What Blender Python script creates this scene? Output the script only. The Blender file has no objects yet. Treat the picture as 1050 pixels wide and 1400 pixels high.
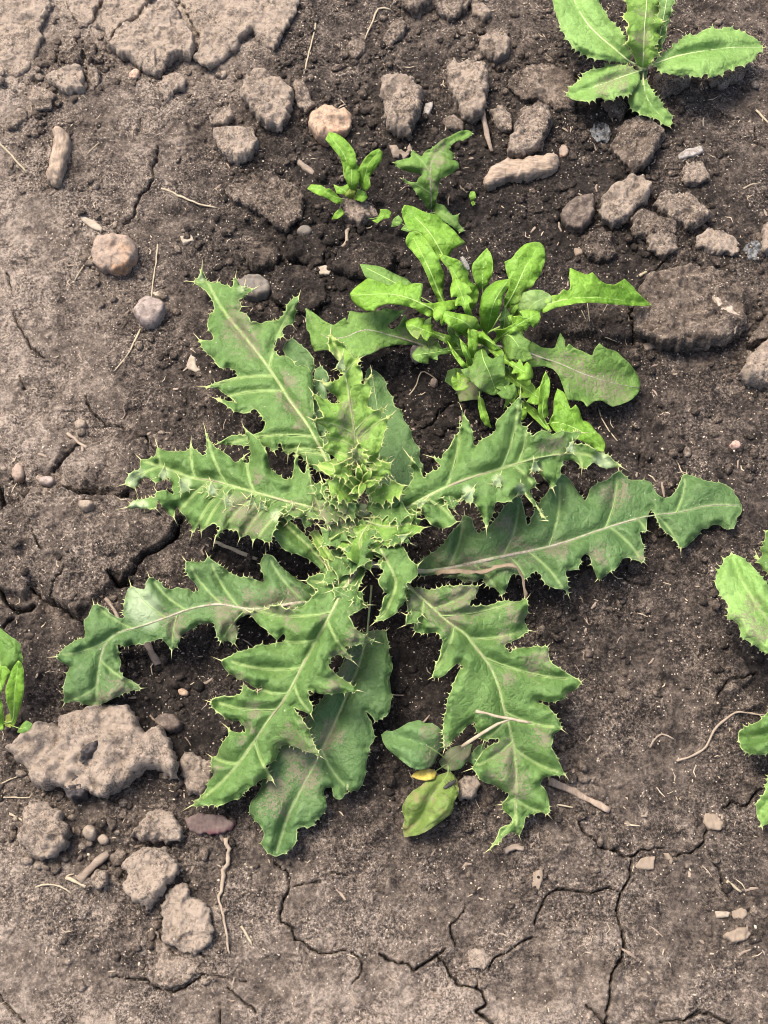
import bpy, math, random
import numpy as np
from mathutils import Vector
from mathutils.geometry import delaunay_2d_cdt

# ------------------------------------------------------------------ camera, sky, sun, exposure
SC = bpy.context.scene
COL = SC.collection
TILT = math.radians(22.0)
DIST = 0.85
HALFW = 0.25                       # half width of the view at the aim point, metres
cam_data = bpy.data.cameras.new('camera')
cam_data.sensor_fit = 'HORIZONTAL'
cam_data.angle = 2 * math.atan(HALFW / DIST)
cam_data.clip_start = 0.01
cam_data.clip_end = 200.0
cam = bpy.data.objects.new('camera', cam_data)
COL.objects.link(cam)
cam.location = (0, -DIST * math.sin(TILT), DIST * math.cos(TILT))
cam.rotation_euler = (TILT, 0, 0)
SC.camera = cam

SUN_ELEV = math.radians(63)
SUN_AZ = math.radians(-48)          # clockwise from +Y
world = bpy.data.worlds.new('World')
SC.world = world
world.use_nodes = True
wn = world.node_tree
bg = wn.nodes['Background']
sky = wn.nodes.new('ShaderNodeTexSky')
sky.sky_type = 'NISHITA'
sky.sun_disc = False
sky.sun_elevation = SUN_ELEV
sky.sun_rotation = SUN_AZ
sky.altitude = 0
sky.air_density = 1.0
sky.dust_density = 6.0
sky.ozone_density = 0.6
wn.links.new(sky.outputs[0], bg.inputs[0])
bg.inputs[1].default_value = 0.085
sun_data = bpy.data.lights.new('sun', 'SUN')
sun_data.energy = 1.5
sun_data.angle = math.radians(22)
sun_data.color = (1.0, 0.92, 0.79)
sun = bpy.data.objects.new('sun', sun_data)
COL.objects.link(sun)
sdir = Vector((math.sin(SUN_AZ) * math.cos(SUN_ELEV), math.cos(SUN_AZ) * math.cos(SUN_ELEV), math.sin(SUN_ELEV)))
sun.rotation_euler = sdir.to_track_quat('Z', 'Y').to_euler()
SC.view_settings.view_transform = 'Standard'
SC.view_settings.look = 'None'
SC.view_settings.gamma = 1.0
SC.view_settings.use_curve_mapping = False
SC.view_settings.exposure = 1.88
SC.cycles.filter_width = 0.95
SC.cycles.max_bounces = 4
SC.cycles.diffuse_bounces = 2
SC.cycles.glossy_bounces = 1
SC.cycles.transmission_bounces = 2

# ------------------------------------------------------------------ small maths
rng = random.Random(7)
CT, ST = math.cos(TILT), math.sin(TILT)
CAMP = np.array([0.0, -DIST * ST, DIST * CT])
KPX = HALFW / DIST / 525.0
MMPX = 0.476                       # millimetres per photo pixel at the aim point

def at(x, y, z):
    """World points, metres, whose height is z and which stand at photo position x, y."""
    x = np.asarray(x, float); y = np.asarray(y, float); z = np.asarray(z, float)
    cx = (x - 525.0) * KPX
    cy = (700.0 - y) * KPX
    dy = cy * CT + ST
    dz = cy * ST - CT
    t = (z - CAMP[2]) / dz
    return np.stack([cx * t, CAMP[1] + dy * t, z + 0 * t], -1)

def to_px(P):
    P = np.asarray(P, float) - CAMP
    d = P[..., 1] * ST - P[..., 2] * CT
    u = P[..., 1] * CT + P[..., 2] * ST
    return 525 + P[..., 0] / d / KPX, 700 - u / d / KPX

def _h(ix, iy, iz, seed):
    M = 0xFFFFFFFF
    a = (ix.astype(np.int64) * 374761393 + iy.astype(np.int64) * 668265263 + iz * 2147483647 + seed * 1274126177) & M
    a = ((a ^ (a >> 13)) * 1274126177) & M
    a = ((a ^ (a >> 16)) * 2246822519) & M
    return ((a ^ (a >> 15)) & 0xFFFFFF) / float(0xFFFFFF)

def vnoise(x, y, seed=0):
    x = np.asarray(x, float); y = np.asarray(y, float)
    ix = np.floor(x); iy = np.floor(y)
    fx = x - ix; fy = y - iy
    fx = fx * fx * (3 - 2 * fx); fy = fy * fy * (3 - 2 * fy)
    a = _h(ix, iy, 0, seed); b = _h(ix + 1, iy, 0, seed)
    c = _h(ix, iy + 1, 0, seed); d = _h(ix + 1, iy + 1, 0, seed)
    return (a + (b - a) * fx) * (1 - fy) + (c + (d - c) * fx) * fy

def fbm(x, y, octv=4, seed=0, gain=0.5):
    s = 0; amp = 1; tot = 0
    for o in range(octv):
        c, sn = math.cos(0.6 * o), math.sin(0.6 * o)
        f = 2.03 ** o
        s = s + amp * (vnoise((x * c - y * sn) * f + 17.3 * o, (x * sn + y * c) * f - 9.1 * o, seed + o) - 0.5) * 2
        tot += amp; amp *= gain
    return s / tot

def worley(x, y, seed=0):
    """Rounded lumps: 1 at a lump's centre falling to 0 between lumps, and the lump's own random number."""
    ix = np.floor(x); iy = np.floor(y)
    best = np.full(np.shape(x), 9.0); rid = np.zeros(np.shape(x)); second = np.full(np.shape(x), 9.0)
    for dx in (-1, 0, 1):
        for dy in (-1, 0, 1):
            cx = ix + dx; cy = iy + dy
            px = cx + 0.15 + 0.7 * _h(cx, cy, 1, seed); py = cy + 0.15 + 0.7 * _h(cx, cy, 2, seed)
            d = (px - x) ** 2 + (py - y) ** 2
            m = d < best
            second = np.where(m, best, np.minimum(second, d))
            rid = np.where(m, _h(cx, cy, 3, seed), rid)
            best = np.where(m, d, best)
    return np.sqrt(best), np.sqrt(second), rid

def seg_dist(P, A, B):
    """Distance from points P (n,2) to each segment A-B (m,2): (n,m) and the parameter along it."""
    ab = B - A
    L2 = np.maximum((ab ** 2).sum(1), 1e-12)
    t = ((P[:, None, :] - A[None]) * ab[None]).sum(2) / L2[None]
    t = np.clip(t, 0, 1)
    q = A[None] + t[..., None] * ab[None]
    return np.sqrt(((P[:, None, :] - q) ** 2).sum(2)), t

def inside(P, poly):
    x, y = P[:, 0], P[:, 1]
    r = np.zeros(len(P), bool)
    n = len(poly)
    for i in range(n):
        x1, y1 = poly[i]; x2, y2 = poly[(i + 1) % n]
        if y1 == y2: continue
        c = ((y1 > y) != (y2 > y)) & (x < (x2 - x1) * (y - y1) / (y2 - y1) + x1)
        r ^= c
    return r

def area2(p):
    q = np.roll(p, -1, 0)
    return float((p[:, 0] * q[:, 1] - q[:, 0] * p[:, 1]).sum())

def smooth01(t):
    t = np.clip(t, 0, 1)
    return t * t * (3 - 2 * t)

# ------------------------------------------------------------------ object helpers
def mesh_obj(name, V, F, mats, parent=None, attrs=None, smooth=True, origin=None, mat_idx=None):
    V = np.asarray(V, float)
    if origin is not None:
        V = V - np.asarray(origin)
    me = bpy.data.meshes.new(name)
    if isinstance(F, np.ndarray):
        n, k = F.shape
        me.vertices.add(len(V)); me.vertices.foreach_set('co', V.astype(np.float32).ravel())
        me.loops.add(n * k); me.loops.foreach_set('vertex_index', F.astype(np.int32).ravel())
        me.polygons.add(n)
        me.polygons.foreach_set('loop_start', np.arange(0, n * k, k, dtype=np.int32))
        me.polygons.foreach_set('loop_total', np.full(n, k, np.int32))
        me.update(calc_edges=True)
    else:
        me.from_pydata([tuple(v) for v in V], [], F)
    for m in (mats if isinstance(mats, (list, tuple)) else [mats]):
        me.materials.append(m)
    if mat_idx is not None:
        me.polygons.foreach_set('material_index', np.asarray(mat_idx, np.int32))
    for k, a in (attrs or {}).items():
        at_ = me.attributes.new(k, 'FLOAT', 'POINT')
        at_.data.foreach_set('value', np.asarray(a, np.float32))
    if smooth:
        me.polygons.foreach_set('use_smooth', np.ones(len(me.polygons), bool))
    o = bpy.data.objects.new(name, me)
    COL.objects.link(o)
    if parent is not None:
        o.parent = parent
    elif origin is not None:
        o.location = tuple(origin)
    return o

def tag(o, label=None, cat=None, group=None, kind=None):
    if label: o['label'] = label
    if cat: o['category'] = cat
    if group: o['group'] = group
    if kind: o['kind'] = kind
    return o

def thing(name, label, cat, loc, group=None):
    o = bpy.data.objects.new(name, None)
    o.empty_display_size = 0.02
    COL.objects.link(o)
    o.location = tuple(loc)
    return tag(o, label, cat, group)

def tube(path, rad, sides=6, flat=1.0, cap=True):
    """Vertices and faces of a tube through 3-D points with a radius at each."""
    P = np.asarray(path, float); n = len(P)
    T = np.gradient(P, axis=0)
    T /= np.maximum(np.linalg.norm(T, axis=1, keepdims=True), 1e-9)
    up = np.array([0, 0, 1.0])
    V = []; F = []
    for i in range(n):
        s = np.cross(T[i], up)
        if np.linalg.norm(s) < 1e-3: s = np.array([1.0, 0, 0])
        s /= np.linalg.norm(s)
        u = np.cross(s, T[i])
        for k in range(sides):
            a = 2 * math.pi * k / sides
            V.append(P[i] + rad[i] * (s * math.cos(a) + u * math.sin(a) * flat))
    for i in range(n - 1):
        for k in range(sides):
            a = i * sides + k; b = i * sides + (k + 1) % sides
            F.append((a, b, b + sides, a + sides))
    if cap:
        F.append(tuple(range(sides - 1, -1, -1)))
        F.append(tuple(range((n - 1) * sides, n * sides)))
    return V, F

def catmull(P, n):
    P = np.asarray(P, float)
    d = np.r_[0, np.cumsum(np.linalg.norm(np.diff(P[:, :2], axis=0), axis=1))]
    Q = np.vstack([2 * P[0] - P[1], P, 2 * P[-1] - P[-2]])
    out = []
    for s in np.linspace(0, d[-1], n):
        i = min(max(np.searchsorted(d, s) - 1, 0), len(P) - 2)
        t = (s - d[i]) / max(d[i + 1] - d[i], 1e-9)
        p0, p1, p2, p3 = Q[i], Q[i + 1], Q[i + 2], Q[i + 3]
        out.append(0.5 * (2 * p1 + (p2 - p0) * t + (2 * p0 - 5 * p1 + 4 * p2 - p3) * t * t + (3 * p1 - p0 - 3 * p2 + p3) * t ** 3))
    return np.array(out)

# ------------------------------------------------------------------ materials
def new_mat(name):
    m = bpy.data.materials.new(name)
    m.use_nodes = True
    nt = m.node_tree
    for n in list(nt.nodes): nt.nodes.remove(n)
    out = nt.nodes.new('ShaderNodeOutputMaterial')
    return m, nt, out

def N(nt, t, **kw):
    n = nt.nodes.new(t)
    for k, v in kw.items():
        if k.startswith('i_'):
            n.inputs[k[2:].replace('_', ' ')].default_value = v
        else:
            setattr(n, k, v)
    return n

def mixc(nt, fac, a, b):
    n = nt.nodes.new('ShaderNodeMix'); n.data_type = 'RGBA'
    for sock, v in ((n.inputs[0], fac), (n.inputs[6], a), (n.inputs[7], b)):
        if hasattr(v, 'links'): nt.links.new(v, sock)
        elif isinstance(v, (int, float)): sock.default_value = v
        else: sock.default_value = (*v, 1)
    return n.outputs[2]

def math_(nt, op, a, b=0.0, clamp=False):
    n = nt.nodes.new('ShaderNodeMath'); n.operation = op; n.use_clamp = clamp
    for i, v in enumerate((a, b)):
        if hasattr(v, 'links'): nt.links.new(v, n.inputs[i])
        else: n.inputs[i].default_value = v
    return n.outputs[0]

def attr(nt, name):
    n = nt.nodes.new('ShaderNodeAttribute'); n.attribute_name = name
    return n.outputs['Fac']

def maprange(nt, v, a, b, c=0.0, d=1.0, smooth=False):
    n = nt.nodes.new('ShaderNodeMapRange')
    if smooth: n.interpolation_type = 'SMOOTHSTEP'
    nt.links.new(v, n.inputs[0])
    for i, q in enumerate((a, b, c, d)): n.inputs[i + 1].default_value = q
    return n.outputs[0]

def noise(nt, vec, scale, detail=2.0, rough=0.5):
    n = nt.nodes.new('ShaderNodeTexNoise')
    n.inputs['Scale'].default_value = scale
    n.inputs['Detail'].default_value = detail
    n.inputs['Roughness'].default_value = rough
    nt.links.new(vec, n.inputs['Vector'])
    return n.outputs[0]

def ramp(nt, v, stops):
    n = nt.nodes.new('ShaderNodeValToRGB')
    el = n.color_ramp.elements
    while len(el) < len(stops): el.new(0.5)
    for e, (p, c) in zip(el, stops):
        e.position = p; e.color = (*c, 1)
    nt.links.new(v, n.inputs[0])
    return n.outputs[0]

def geo_pos(nt):
    return nt.nodes.new('ShaderNodeNewGeometry').outputs['Position']

def bump(nt, h, dist, strength=1.0, prev=None):
    n = nt.nodes.new('ShaderNodeBump')
    n.inputs['Strength'].default_value = strength
    n.inputs['Distance'].default_value = dist
    nt.links.new(h, n.inputs['Height'])
    if prev is not None: nt.links.new(prev, n.inputs['Normal'])
    return n.outputs[0]

def soil_material(name, tint=(1, 1, 1), grain=1.0):
    m, nt, out = new_mat(name)
    pos = geo_pos(nt)
    d = attr(nt, 'dry')
    n1 = noise(nt, pos, 70, 4, 0.68)
    n2 = noise(nt, pos, 260, 3, 0.7)
    n3 = noise(nt, pos, 600, 4, 0.82)
    # smooth crusted patches beside gritty ones
    gm = maprange(nt, noise(nt, pos, 26, 3, 0.6), 0.40, 0.60, 1.0 * grain, 2.9 * grain)
    v = math_(nt, 'ADD', d, math_(nt, 'MULTIPLY', math_(nt, 'SUBTRACT', n1, 0.5), 1.05))
    v = math_(nt, 'ADD', v, math_(nt, 'MULTIPLY', math_(nt, 'SUBTRACT', n2, 0.5), 0.8))
    v = math_(nt, 'ADD', v, math_(nt, 'MULTIPLY', math_(nt, 'SUBTRACT', n3, 0.5), gm), True)
    t = lambda c: tuple(c[i] * tint[i] for i in range(3))
    col = ramp(nt, v, [(0.0, t((0.0125, 0.0100, 0.0088))), (0.28, t((0.041, 0.0325, 0.0280))), (0.6, t((0.143, 0.1145, 0.0945))), (1.0, t((0.385, 0.320, 0.266)))])
    # pale sand grains and bits of chaff in the soil
    for sc, thr, rad, c, amt in ((560, 0.915, 0.28, (0.46, 0.40, 0.335), 0.9), (270, 0.95, 0.18, (0.44, 0.37, 0.30), 0.8)):
        vo = nt.nodes.new('ShaderNodeTexVoronoi')
        vo.inputs['Scale'].default_value = sc
        nt.links.new(pos, vo.inputs['Vector'])
        sep = nt.nodes.new('ShaderNodeSeparateColor')
        nt.links.new(vo.outputs['Color'], sep.inputs[0])
        a = math_(nt, 'GREATER_THAN', sep.outputs[0], thr)
        b = math_(nt, 'LESS_THAN', vo.outputs['Distance'], rad)
        f = math_(nt, 'MULTIPLY', math_(nt, 'MULTIPLY', a, b), amt)
        col = mixc(nt, f, col, c)
    p = N(nt, 'ShaderNodeBsdfPrincipled')
    nt.links.new(col, p.inputs['Base Color'])
    nt.links.new(maprange(nt, d, 0.0, 0.5, 0.78, 0.96), p.inputs['Roughness'])
    p.inputs['Specular IOR Level'].default_value = 0.2
    hsum = math_(nt, 'ADD', math_(nt, 'MULTIPLY', n2, 1.0), math_(nt, 'MULTIPLY', n3, 0.9))
    nt.links.new(bump(nt, hsum, 0.0028, 1.0), p.inputs['Normal'])
    nt.links.new(p.outputs[0], out.inputs[0])
    return m

def simple_material(name, c1, c2, rough=0.8, scale=150, stretch=None, bump_d=0.0006, spec=0.3, spots=None, detail=5, film=None):
    m, nt, out = new_mat(name)
    co = nt.nodes.new('ShaderNodeTexCoord').outputs['Object']
    if stretch:
        mp = nt.nodes.new('ShaderNodeMapping'); mp.inputs['Scale'].default_value = stretch
        nt.links.new(co, mp.inputs['Vector']); co = mp.outputs[0]
    n1 = noise(nt, co, scale, detail, 0.65)
    col = mixc(nt, maprange(nt, n1, 0.3, 0.7), c1, c2)
    if spots:
        n2 = noise(nt, co, scale * 0.35, 3, 0.6)
        col = mixc(nt, maprange(nt, n2, 0.5, 0.64), col, spots)
    if film:
        n5 = noise(nt, geo_pos(nt), 330, 4, 0.75)
        col = mixc(nt, maprange(nt, n5, 0.47, 0.6, 0, 0.85), col, film)
    p = N(nt, 'ShaderNodeBsdfPrincipled')
    nt.links.new(col, p.inputs['Base Color'])
    p.inputs['Roughness'].default_value = rough
    p.inputs['Specular IOR Level'].default_value = spec
    nt.links.new(bump(nt, n1, bump_d, 0.8), p.inputs['Normal'])
    nt.links.new(p.outputs[0], out.inputs[0])
    return m

def leaf_material(name, dark, light, margin, pale, dustc=(0.215, 0.178, 0.132), rough=0.5, dust_base=0.0, transl=0.22, fleck=None, margin_w=0.55):
    m, nt, out = new_mat(name)
    pos = geo_pos(nt)
    n1 = noise(nt, pos, 38, 4, 0.6)
    n2 = noise(nt, pos, 420, 4, 0.65)
    n3 = noise(nt, pos, 120, 4, 0.65)
    col = mixc(nt, maprange(nt, n1, 0.32, 0.68), dark, light)
    col = mixc(nt, maprange(nt, n3, 0.45, 0.75, 0, 0.35), col, tuple(min(1, c * 1.5 + 0.02) for c in light))
    col = mixc(nt, maprange(nt, n2, 0.42, 0.68, 0, 0.42), col, tuple(c * 0.62 for c in dark))
    # net of fine veins
    vo2 = nt.nodes.new('ShaderNodeTexVoronoi'); vo2.inputs['Scale'].default_value = 150; vo2.feature = 'DISTANCE_TO_EDGE'
    wv = nt.nodes.new('ShaderNodeVectorMath'); wv.operation = 'MULTIPLY_ADD'; wv.inputs[1].default_value = (0.012, 0.012, 0.012)
    cb = nt.nodes.new('ShaderNodeCombineXYZ'); nt.links.new(n3, cb.inputs[0]); nt.links.new(n2, cb.inputs[1]); nt.links.new(n3, cb.inputs[2])
    nt.links.new(cb.outputs[0], wv.inputs[0]); nt.links.new(pos, wv.inputs[2])
    nt.links.new(wv.outputs[0], vo2.inputs['Vector'])
    ret = maprange(nt, vo2.outputs['Distance'], 0.0, 0.16)
    col = mixc(nt, maprange(nt, vo2.outputs['Distance'], 0.0, 0.09, 0.22, 0.0), col, tuple(min(1, c * 1.7 + 0.02) for c in light))
    # the lamina is darker and greener between veins, paler along them
    col = mixc(nt, math_(nt, 'MULTIPLY', maprange(nt, attr(nt, 'vein'), 0.0, 1.6, 0.55, 0.0, True), 1.0), col, margin)
    col = mixc(nt, attr(nt, 'pale'), col, pale)
    if fleck:
        f = maprange(nt, noise(nt, pos, 75, 3, 0.7), 0.56, 0.66)
        col = mixc(nt, f, col, fleck)
    # soil dust splashed on the leaf: patches, then fine grains
    dv = math_(nt, 'ADD', attr(nt, 'dust'), dust_base)
    n4 = noise(nt, pos, 700, 2, 0.7)
    dn = math_(nt, 'ADD', math_(nt, 'MULTIPLY', math_(nt, 'SUBTRACT', n4, 0.5), 3.2), math_(nt, 'MULTIPLY', math_(nt, 'SUBTRACT', n3, 0.5), 1.1))
    df = math_(nt, 'ADD', math_(nt, 'MULTIPLY', dv, 1.05), math_(nt, 'SUBTRACT', dn, 0.40))
    df = math_(nt, 'MULTIPLY', maprange(nt, df, 0.02, 0.34, 0, 0.80), maprange(nt, dv, 0.0, 0.12))
    col = mixc(nt, df, col, dustc)
    col = mixc(nt, maprange(nt, attr(nt, 'edge'), 0.0, margin_w, 0.95, 0.0), col, margin)
    vo = nt.nodes.new('ShaderNodeTexVoronoi'); vo.inputs['Scale'].default_value = 260
    nt.links.new(pos, vo.inputs['Vector'])
    sep = nt.nodes.new('ShaderNodeSeparateColor'); nt.links.new(vo.outputs['Color'], sep.inputs[0])
    sp = math_(nt, 'MULTIPLY', math_(nt, 'GREATER_THAN', sep.outputs[1], 0.93), math_(nt, 'LESS_THAN', vo.outputs['Distance'], 0.13))
    col = mixc(nt, math_(nt, 'MULTIPLY', sp, 0.7), col, (0.42, 0.40, 0.32))
    p = N(nt, 'ShaderNodeBsdfPrincipled')
    nt.links.new(col, p.inputs['Base Color'])
    nt.links.new(math_(nt, 'ADD', math_(nt, 'MULTIPLY', df, 0.4), rough, True), p.inputs['Roughness'])
    p.inputs['Specular IOR Level'].default_value = 0.35
    hs = math_(nt, 'ADD', math_(nt, 'MULTIPLY', ret, 0.22), math_(nt, 'ADD', math_(nt, 'MULTIPLY', n2, 0.9), math_(nt, 'MULTIPLY', n3, 1.1)))
    b2 = bump(nt, hs, 0.0016, 0.8)
    nt.links.new(b2, p.inputs['Normal'])
    tr = N(nt, 'ShaderNodeBsdfTranslucent')
    nt.links.new(mixc(nt, 0.5, col, tuple(min(1, c * 1.6) for c in light)), tr.inputs[0])
    mx = N(nt, 'ShaderNodeMixShader'); mx.inputs[0].default_value = transl
    nt.links.new(p.outputs[0], mx.inputs[1]); nt.links.new(tr.outputs[0], mx.inputs[2])
    nt.links.new(mx.outputs[0], out.inputs[0])
    return m
# ------------------------------------------------------------------ ground
M_SOIL = soil_material('field_soil')
M_CLOD = soil_material('dry_clod_soil', (1.0, 0.985, 0.96), 0.85)

# how dry (pale) the surface soil is, sampled over the view: rows go down the photo
DRY = np.array([
 [.90,.82,.88,.84,.42,.36,.46,.38,.18,.32,.40],
 [.64,.38,.48,.54,.36,.32,.34,.30,.24,.34,.40],
 [.54,.42,.52,.34,.18,.13,.13,.14,.12,.28,.36],
 [.74,.56,.40,.26,.14,.09,.08,.08,.11,.18,.28],
 [.72,.56,.40,.26,.14,.08,.08,.08,.17,.28,.32],
 [.68,.52,.36,.22,.14,.09,.07,.10,.22,.34,.36],
 [.58,.48,.32,.18,.11,.08,.08,.12,.22,.34,.32],
 [.44,.43,.34,.18,.10,.06,.06,.11,.20,.27,.30],
 [.38,.38,.28,.15,.10,.06,.08,.17,.31,.31,.26],
 [.18,.14,.10,.10,.08,.06,.09,.21,.35,.35,.20],
 [.26,.22,.10,.10,.10,.10,.16,.30,.40,.40,.30],
 [.42,.34,.26,.24,.28,.29,.30,.39,.44,.40,.33],
 [.58,.48,.36,.44,.48,.45,.45,.46,.50,.44,.33],
 [.62,.48,.44,.55,.57,.52,.52,.50,.48,.45,.37],
 [.72,.62,.57,.63,.66,.66,.66,.62,.55,.53,.45]])

DRY = np.maximum(DRY, 0.10) + 0.02; DRY[:, :3] += 0.05; DRY[11:, :] += 0.03; DRY[:6, 7:] += 0.03

def dry_at(px, py):
    gx = np.clip(px / 105.0, 0, 9.999); gy = np.clip(py / 100.0, 0, 13.999)
    ix = gx.astype(int); iy = gy.astype(int); fx = gx - ix; fy = gy - iy
    fx = fx * fx * (3 - 2 * fx); fy = fy * fy * (3 - 2 * fy)
    return (DRY[iy, ix] * (1 - fx) + DRY[iy, ix + 1] * fx) * (1 - fy) + (DRY[iy + 1, ix] * (1 - fx) + DRY[iy + 1, ix + 1] * fx) * fy

def Z3(x0, y0, pts, s=3.0):
    return [(x0 + a / s, y0 + b / s) for a, b in pts]

# cracks: (points in photo position, width mm, depth mm)
CRACKS = []
def crack(x0, y0, pts, w=1.6, d=7, s=3.0):
    CRACKS.append((Z3(x0, y0, pts, s), w * (0.50 if w < 2.45 else 0.52), d * 0.85))
crack(350,1050,[(75,380),(130,440),(140,490),(110,550),(105,630),(150,660),(160,710),(200,720),(270,765),(370,750)],1.5)
crack(350,1050,[(150,490),(200,475),(270,470)],1.1,4)
crack(350,1050,[(300,432),(380,440)],0.9,3)
crack(350,1050,[(400,760),(440,795),(420,860),(390,890)],1.1,4)
crack(350,1050,[(510,770),(580,805),(620,805),(650,835),(690,820),(740,770),(775,745)],1.9)
crack(350,1050,[(740,770),(790,840),(830,885),(920,920),(945,970),(905,1000),(960,1045),(1000,1090)],2.4,9)
crack(350,1050,[(800,650),(810,730)],1.8,6)
crack(350,1050,[(800,650),(830,610),(850,570)],1.1,4)
crack(350,1050,[(960,830),(980,780),(1050,740)],1.4,6)
crack(700,1050,[(270,190),(300,270),(360,330),(430,335),(460,360),(500,360),(545,330),(630,325)],1.7,7)
crack(700,1050,[(660,355),(740,345),(785,310),(800,260)],1.8,7)
crack(700,1050,[(500,360),(485,440),(445,520),(430,610),(460,700),(450,770),(410,840),(390,960),(375,1010),(390,1060)],2.3,9)
crack(700,1050,[(445,510),(400,495),(340,515),(240,510),(180,495),(145,520),(125,580),(90,640)],1.7,6)
crack(700,1050,[(100,690),(0,740)],1.4,5)
crack(700,1050,[(815,350),(850,430),(890,530)],1.1,5)
crack(700,1050,[(600,1045),(700,1030),(770,1000),(850,1020),(880,1040),(930,1090)],2.0,7)
crack(700,1050,[(290,970),(350,1010),(390,1060)],1.6,6)
crack(700,1050,[(870,170),(900,130),(960,150),(1040,60)],1.8,6)
crack(0,1050,[(-40,900),(0,945),(60,1010),(90,1040)],1.8,7)
crack(0,1050,[(460,860),(600,870),(640,900),(700,920),(760,900),(825,850),(900,860),(1000,880)],1.4,5)
crack(0,1050,[(940,910),(1000,960),(1050,1000)],1.2,5)
crack(0,1050,[(840,780),(820,740)],1.0,4)
crack(0,1050,[(905,960),(905,1050)],1.0,4)
crack(0,350,[(50,230),(80,300),(130,370),(180,410)],1.6,6)
crack(0,350,[(30,60),(50,140)],1.1,4)
crack(0,350,[(75,490),(100,550)],1.0,4)
crack(0,350,[(355,570),(375,640),(430,680),(510,700)],1.7,6)
crack(0,350,[(590,740),(635,800)],1.2,5)
crack(0,350,[(250,640),(300,630),(360,640)],0.9,3)
crack(0,0,[(650,620),(630,700),(630,760),(570,840),(510,920)],1.6,6)
crack(0,0,[(575,500),(575,570)],0.9,3)
crack(350,350,[(820,600),(760,640),(730,690),(670,720)],1.5,6)
crack(700,350,[(495,230),(490,370)],1.8,7)
crack(700,350,[(620,10),(600,70),(560,110)],1.6,6)
crack(700,350,[(525,760),(520,870)],1.5,6)
crack(700,700,[(840,780),(880,690),(1000,660)],2.2,7)
crack(700,700,[(730,235),(800,270)],1.2,4)
crack(700,700,[(460,280),(560,300)],1.0,3)
crack(700,0,[(990,520),(1000,590),(1040,600)],1.2,5)
crack(700,0,[(840,450),(900,490),(960,500)],1.0,4)
# gaps round the big slab at the left edge
crack(0,590,[(300,265),(330,280),(400,300),(480,310),(540,325),(620,300)],4.0,13,3.5)
crack(0,590,[(870,420),(840,510),(760,570),(690,610),(640,680),(600,715)],3.0,11,3.5)
crack(0,590,[(530,690),(570,735),(635,715)],6.0,16,3.5)
crack(0,590,[(-20,720),(0,750),(30,820),(80,860),(130,850),(170,830)],4.0,13,3.5)
crack(0,590,[(130,740),(200,800),(260,830),(330,870),(400,915)],2.5,9,3.5)
crack(0,590,[(265,830),(260,780),(330,680)],1.3,5,3.5)
crack(0,590,[(20,940),(60,890)],3.0,10,3.5)
crack(0,590,[(250,190),(300,140),(370,70)],2.5,8,3.5)
crack(0,590,[(0,250),(20,330),(10,400)],5.0,12,3.5)
crack(0,590,[(180,500),(200,570),(230,600)],2.2,5,3.5)

SLABS = [  # soil slabs still joined to the ground: outline, height mm
 ([(-30,705),(20,692),(45,678),(90,670),(120,681),(175,683),(215,695),(250,708),(238,738),(200,763),(172,792),(155,783),(158,806),(132,820),(112,845),(75,827),(45,800),(36,826),(15,812),(-30,790)], 9),
 ([(80,640),(100,617),(150,600),(195,602),(205,640),(178,672),(145,674),(110,668),(88,660)], 6),
 ([(-30,560),(60,575),(95,610),(75,640),(40,660),(-30,650)], 4),
 ([(30,850),(80,840),(112,850),(118,900),(90,930),(40,925),(30,880)], 3),
 ([(180,770),(215,752),(262,730),(300,745),(290,775),(250,790),(200,792)], 4),
 ([(955,905),(985,893),(1015,900),(1030,925),(1010,955),(985,950),(960,940),(950,922)], 6),
 ([(975,930),(1020,945),(1045,965),(1010,985),(985,1000),(970,975)], 5),
 ([(725,440),(750,425),(780,416),(830,419),(862,430),(864,465),(850,473),(820,470),(775,466),(740,470)], 7),
]

S0 = 0.0008
def axis(lo, hi):
    core = np.arange(lo, hi, S0)
    g = []; s = S0; x = 0
    while x < 45: s *= 1.14; x += s; g.append(x)
    g = np.array(g)
    return np.r_[(lo - g)[::-1], core, core[-1] + g], len(g)
GX, NG = axis(-0.325, 0.325)
GY, _ = axis(-0.335, 0.455)
XX, YY = np.meshgrid(GX, GY)
nx, ny = len(GX), len(GY)
# near part in full detail, the far field gets only broad relief
cl = lambda a, lo, hi: np.clip(a, lo, hi)
PX, PY = to_px(np.stack([cl(XX, -0.34, 0.34), cl(YY, -0.35, 0.47), 0 * XX], -1))
far = (np.abs(XX) > 0.34) | (YY < -0.35) | (YY > 0.47)
out = np.hypot(np.maximum(np.abs(XX) - 0.30, 0), np.maximum(np.maximum(-0.31 - YY, YY - 0.43), 0))
wf = smooth01(out / 0.28 + 0.25 * (fbm(XX / 0.09, YY / 0.09, 3, 92)) * (out > 0))
dry = dry_at(cl(PX, -20, 1070), cl(PY, -20, 1420)) * (1 - wf) + wf * (0.42 + 0.30 * fbm(XX / 0.22, YY / 0.22, 4, 91))
fade = np.clip(1.0 / (1 + np.maximum(np.hypot(XX, YY) - 0.6, 0) * 3), 0, 1)
Hh = 0.0055 * fbm(XX / 0.16, YY / 0.16, 3, 11) + 0.02 * fbm(XX / 1.7, YY / 1.7, 3, 12) * (1 - fade)
crumb = smooth01((fbm(XX / 0.05, YY / 0.05, 3, 21) + 0.45 - 0.9 * (dry - 0.35)) * 1.2)   # crumbly where moist, crusted where dry
n_mid = fbm(XX / 0.022, YY / 0.022, 4, 31)
n_fine = fbm(XX / 0.0065, YY / 0.0065, 3, 41)
d1, d2, r1 = worley(XX / 0.0085 + 0.35 * n_mid, YY / 0.0085, 51)
e1, e2, q1 = worley(XX / 0.0034, YY / 0.0034 + 0.3 * n_fine, 52)
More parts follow.
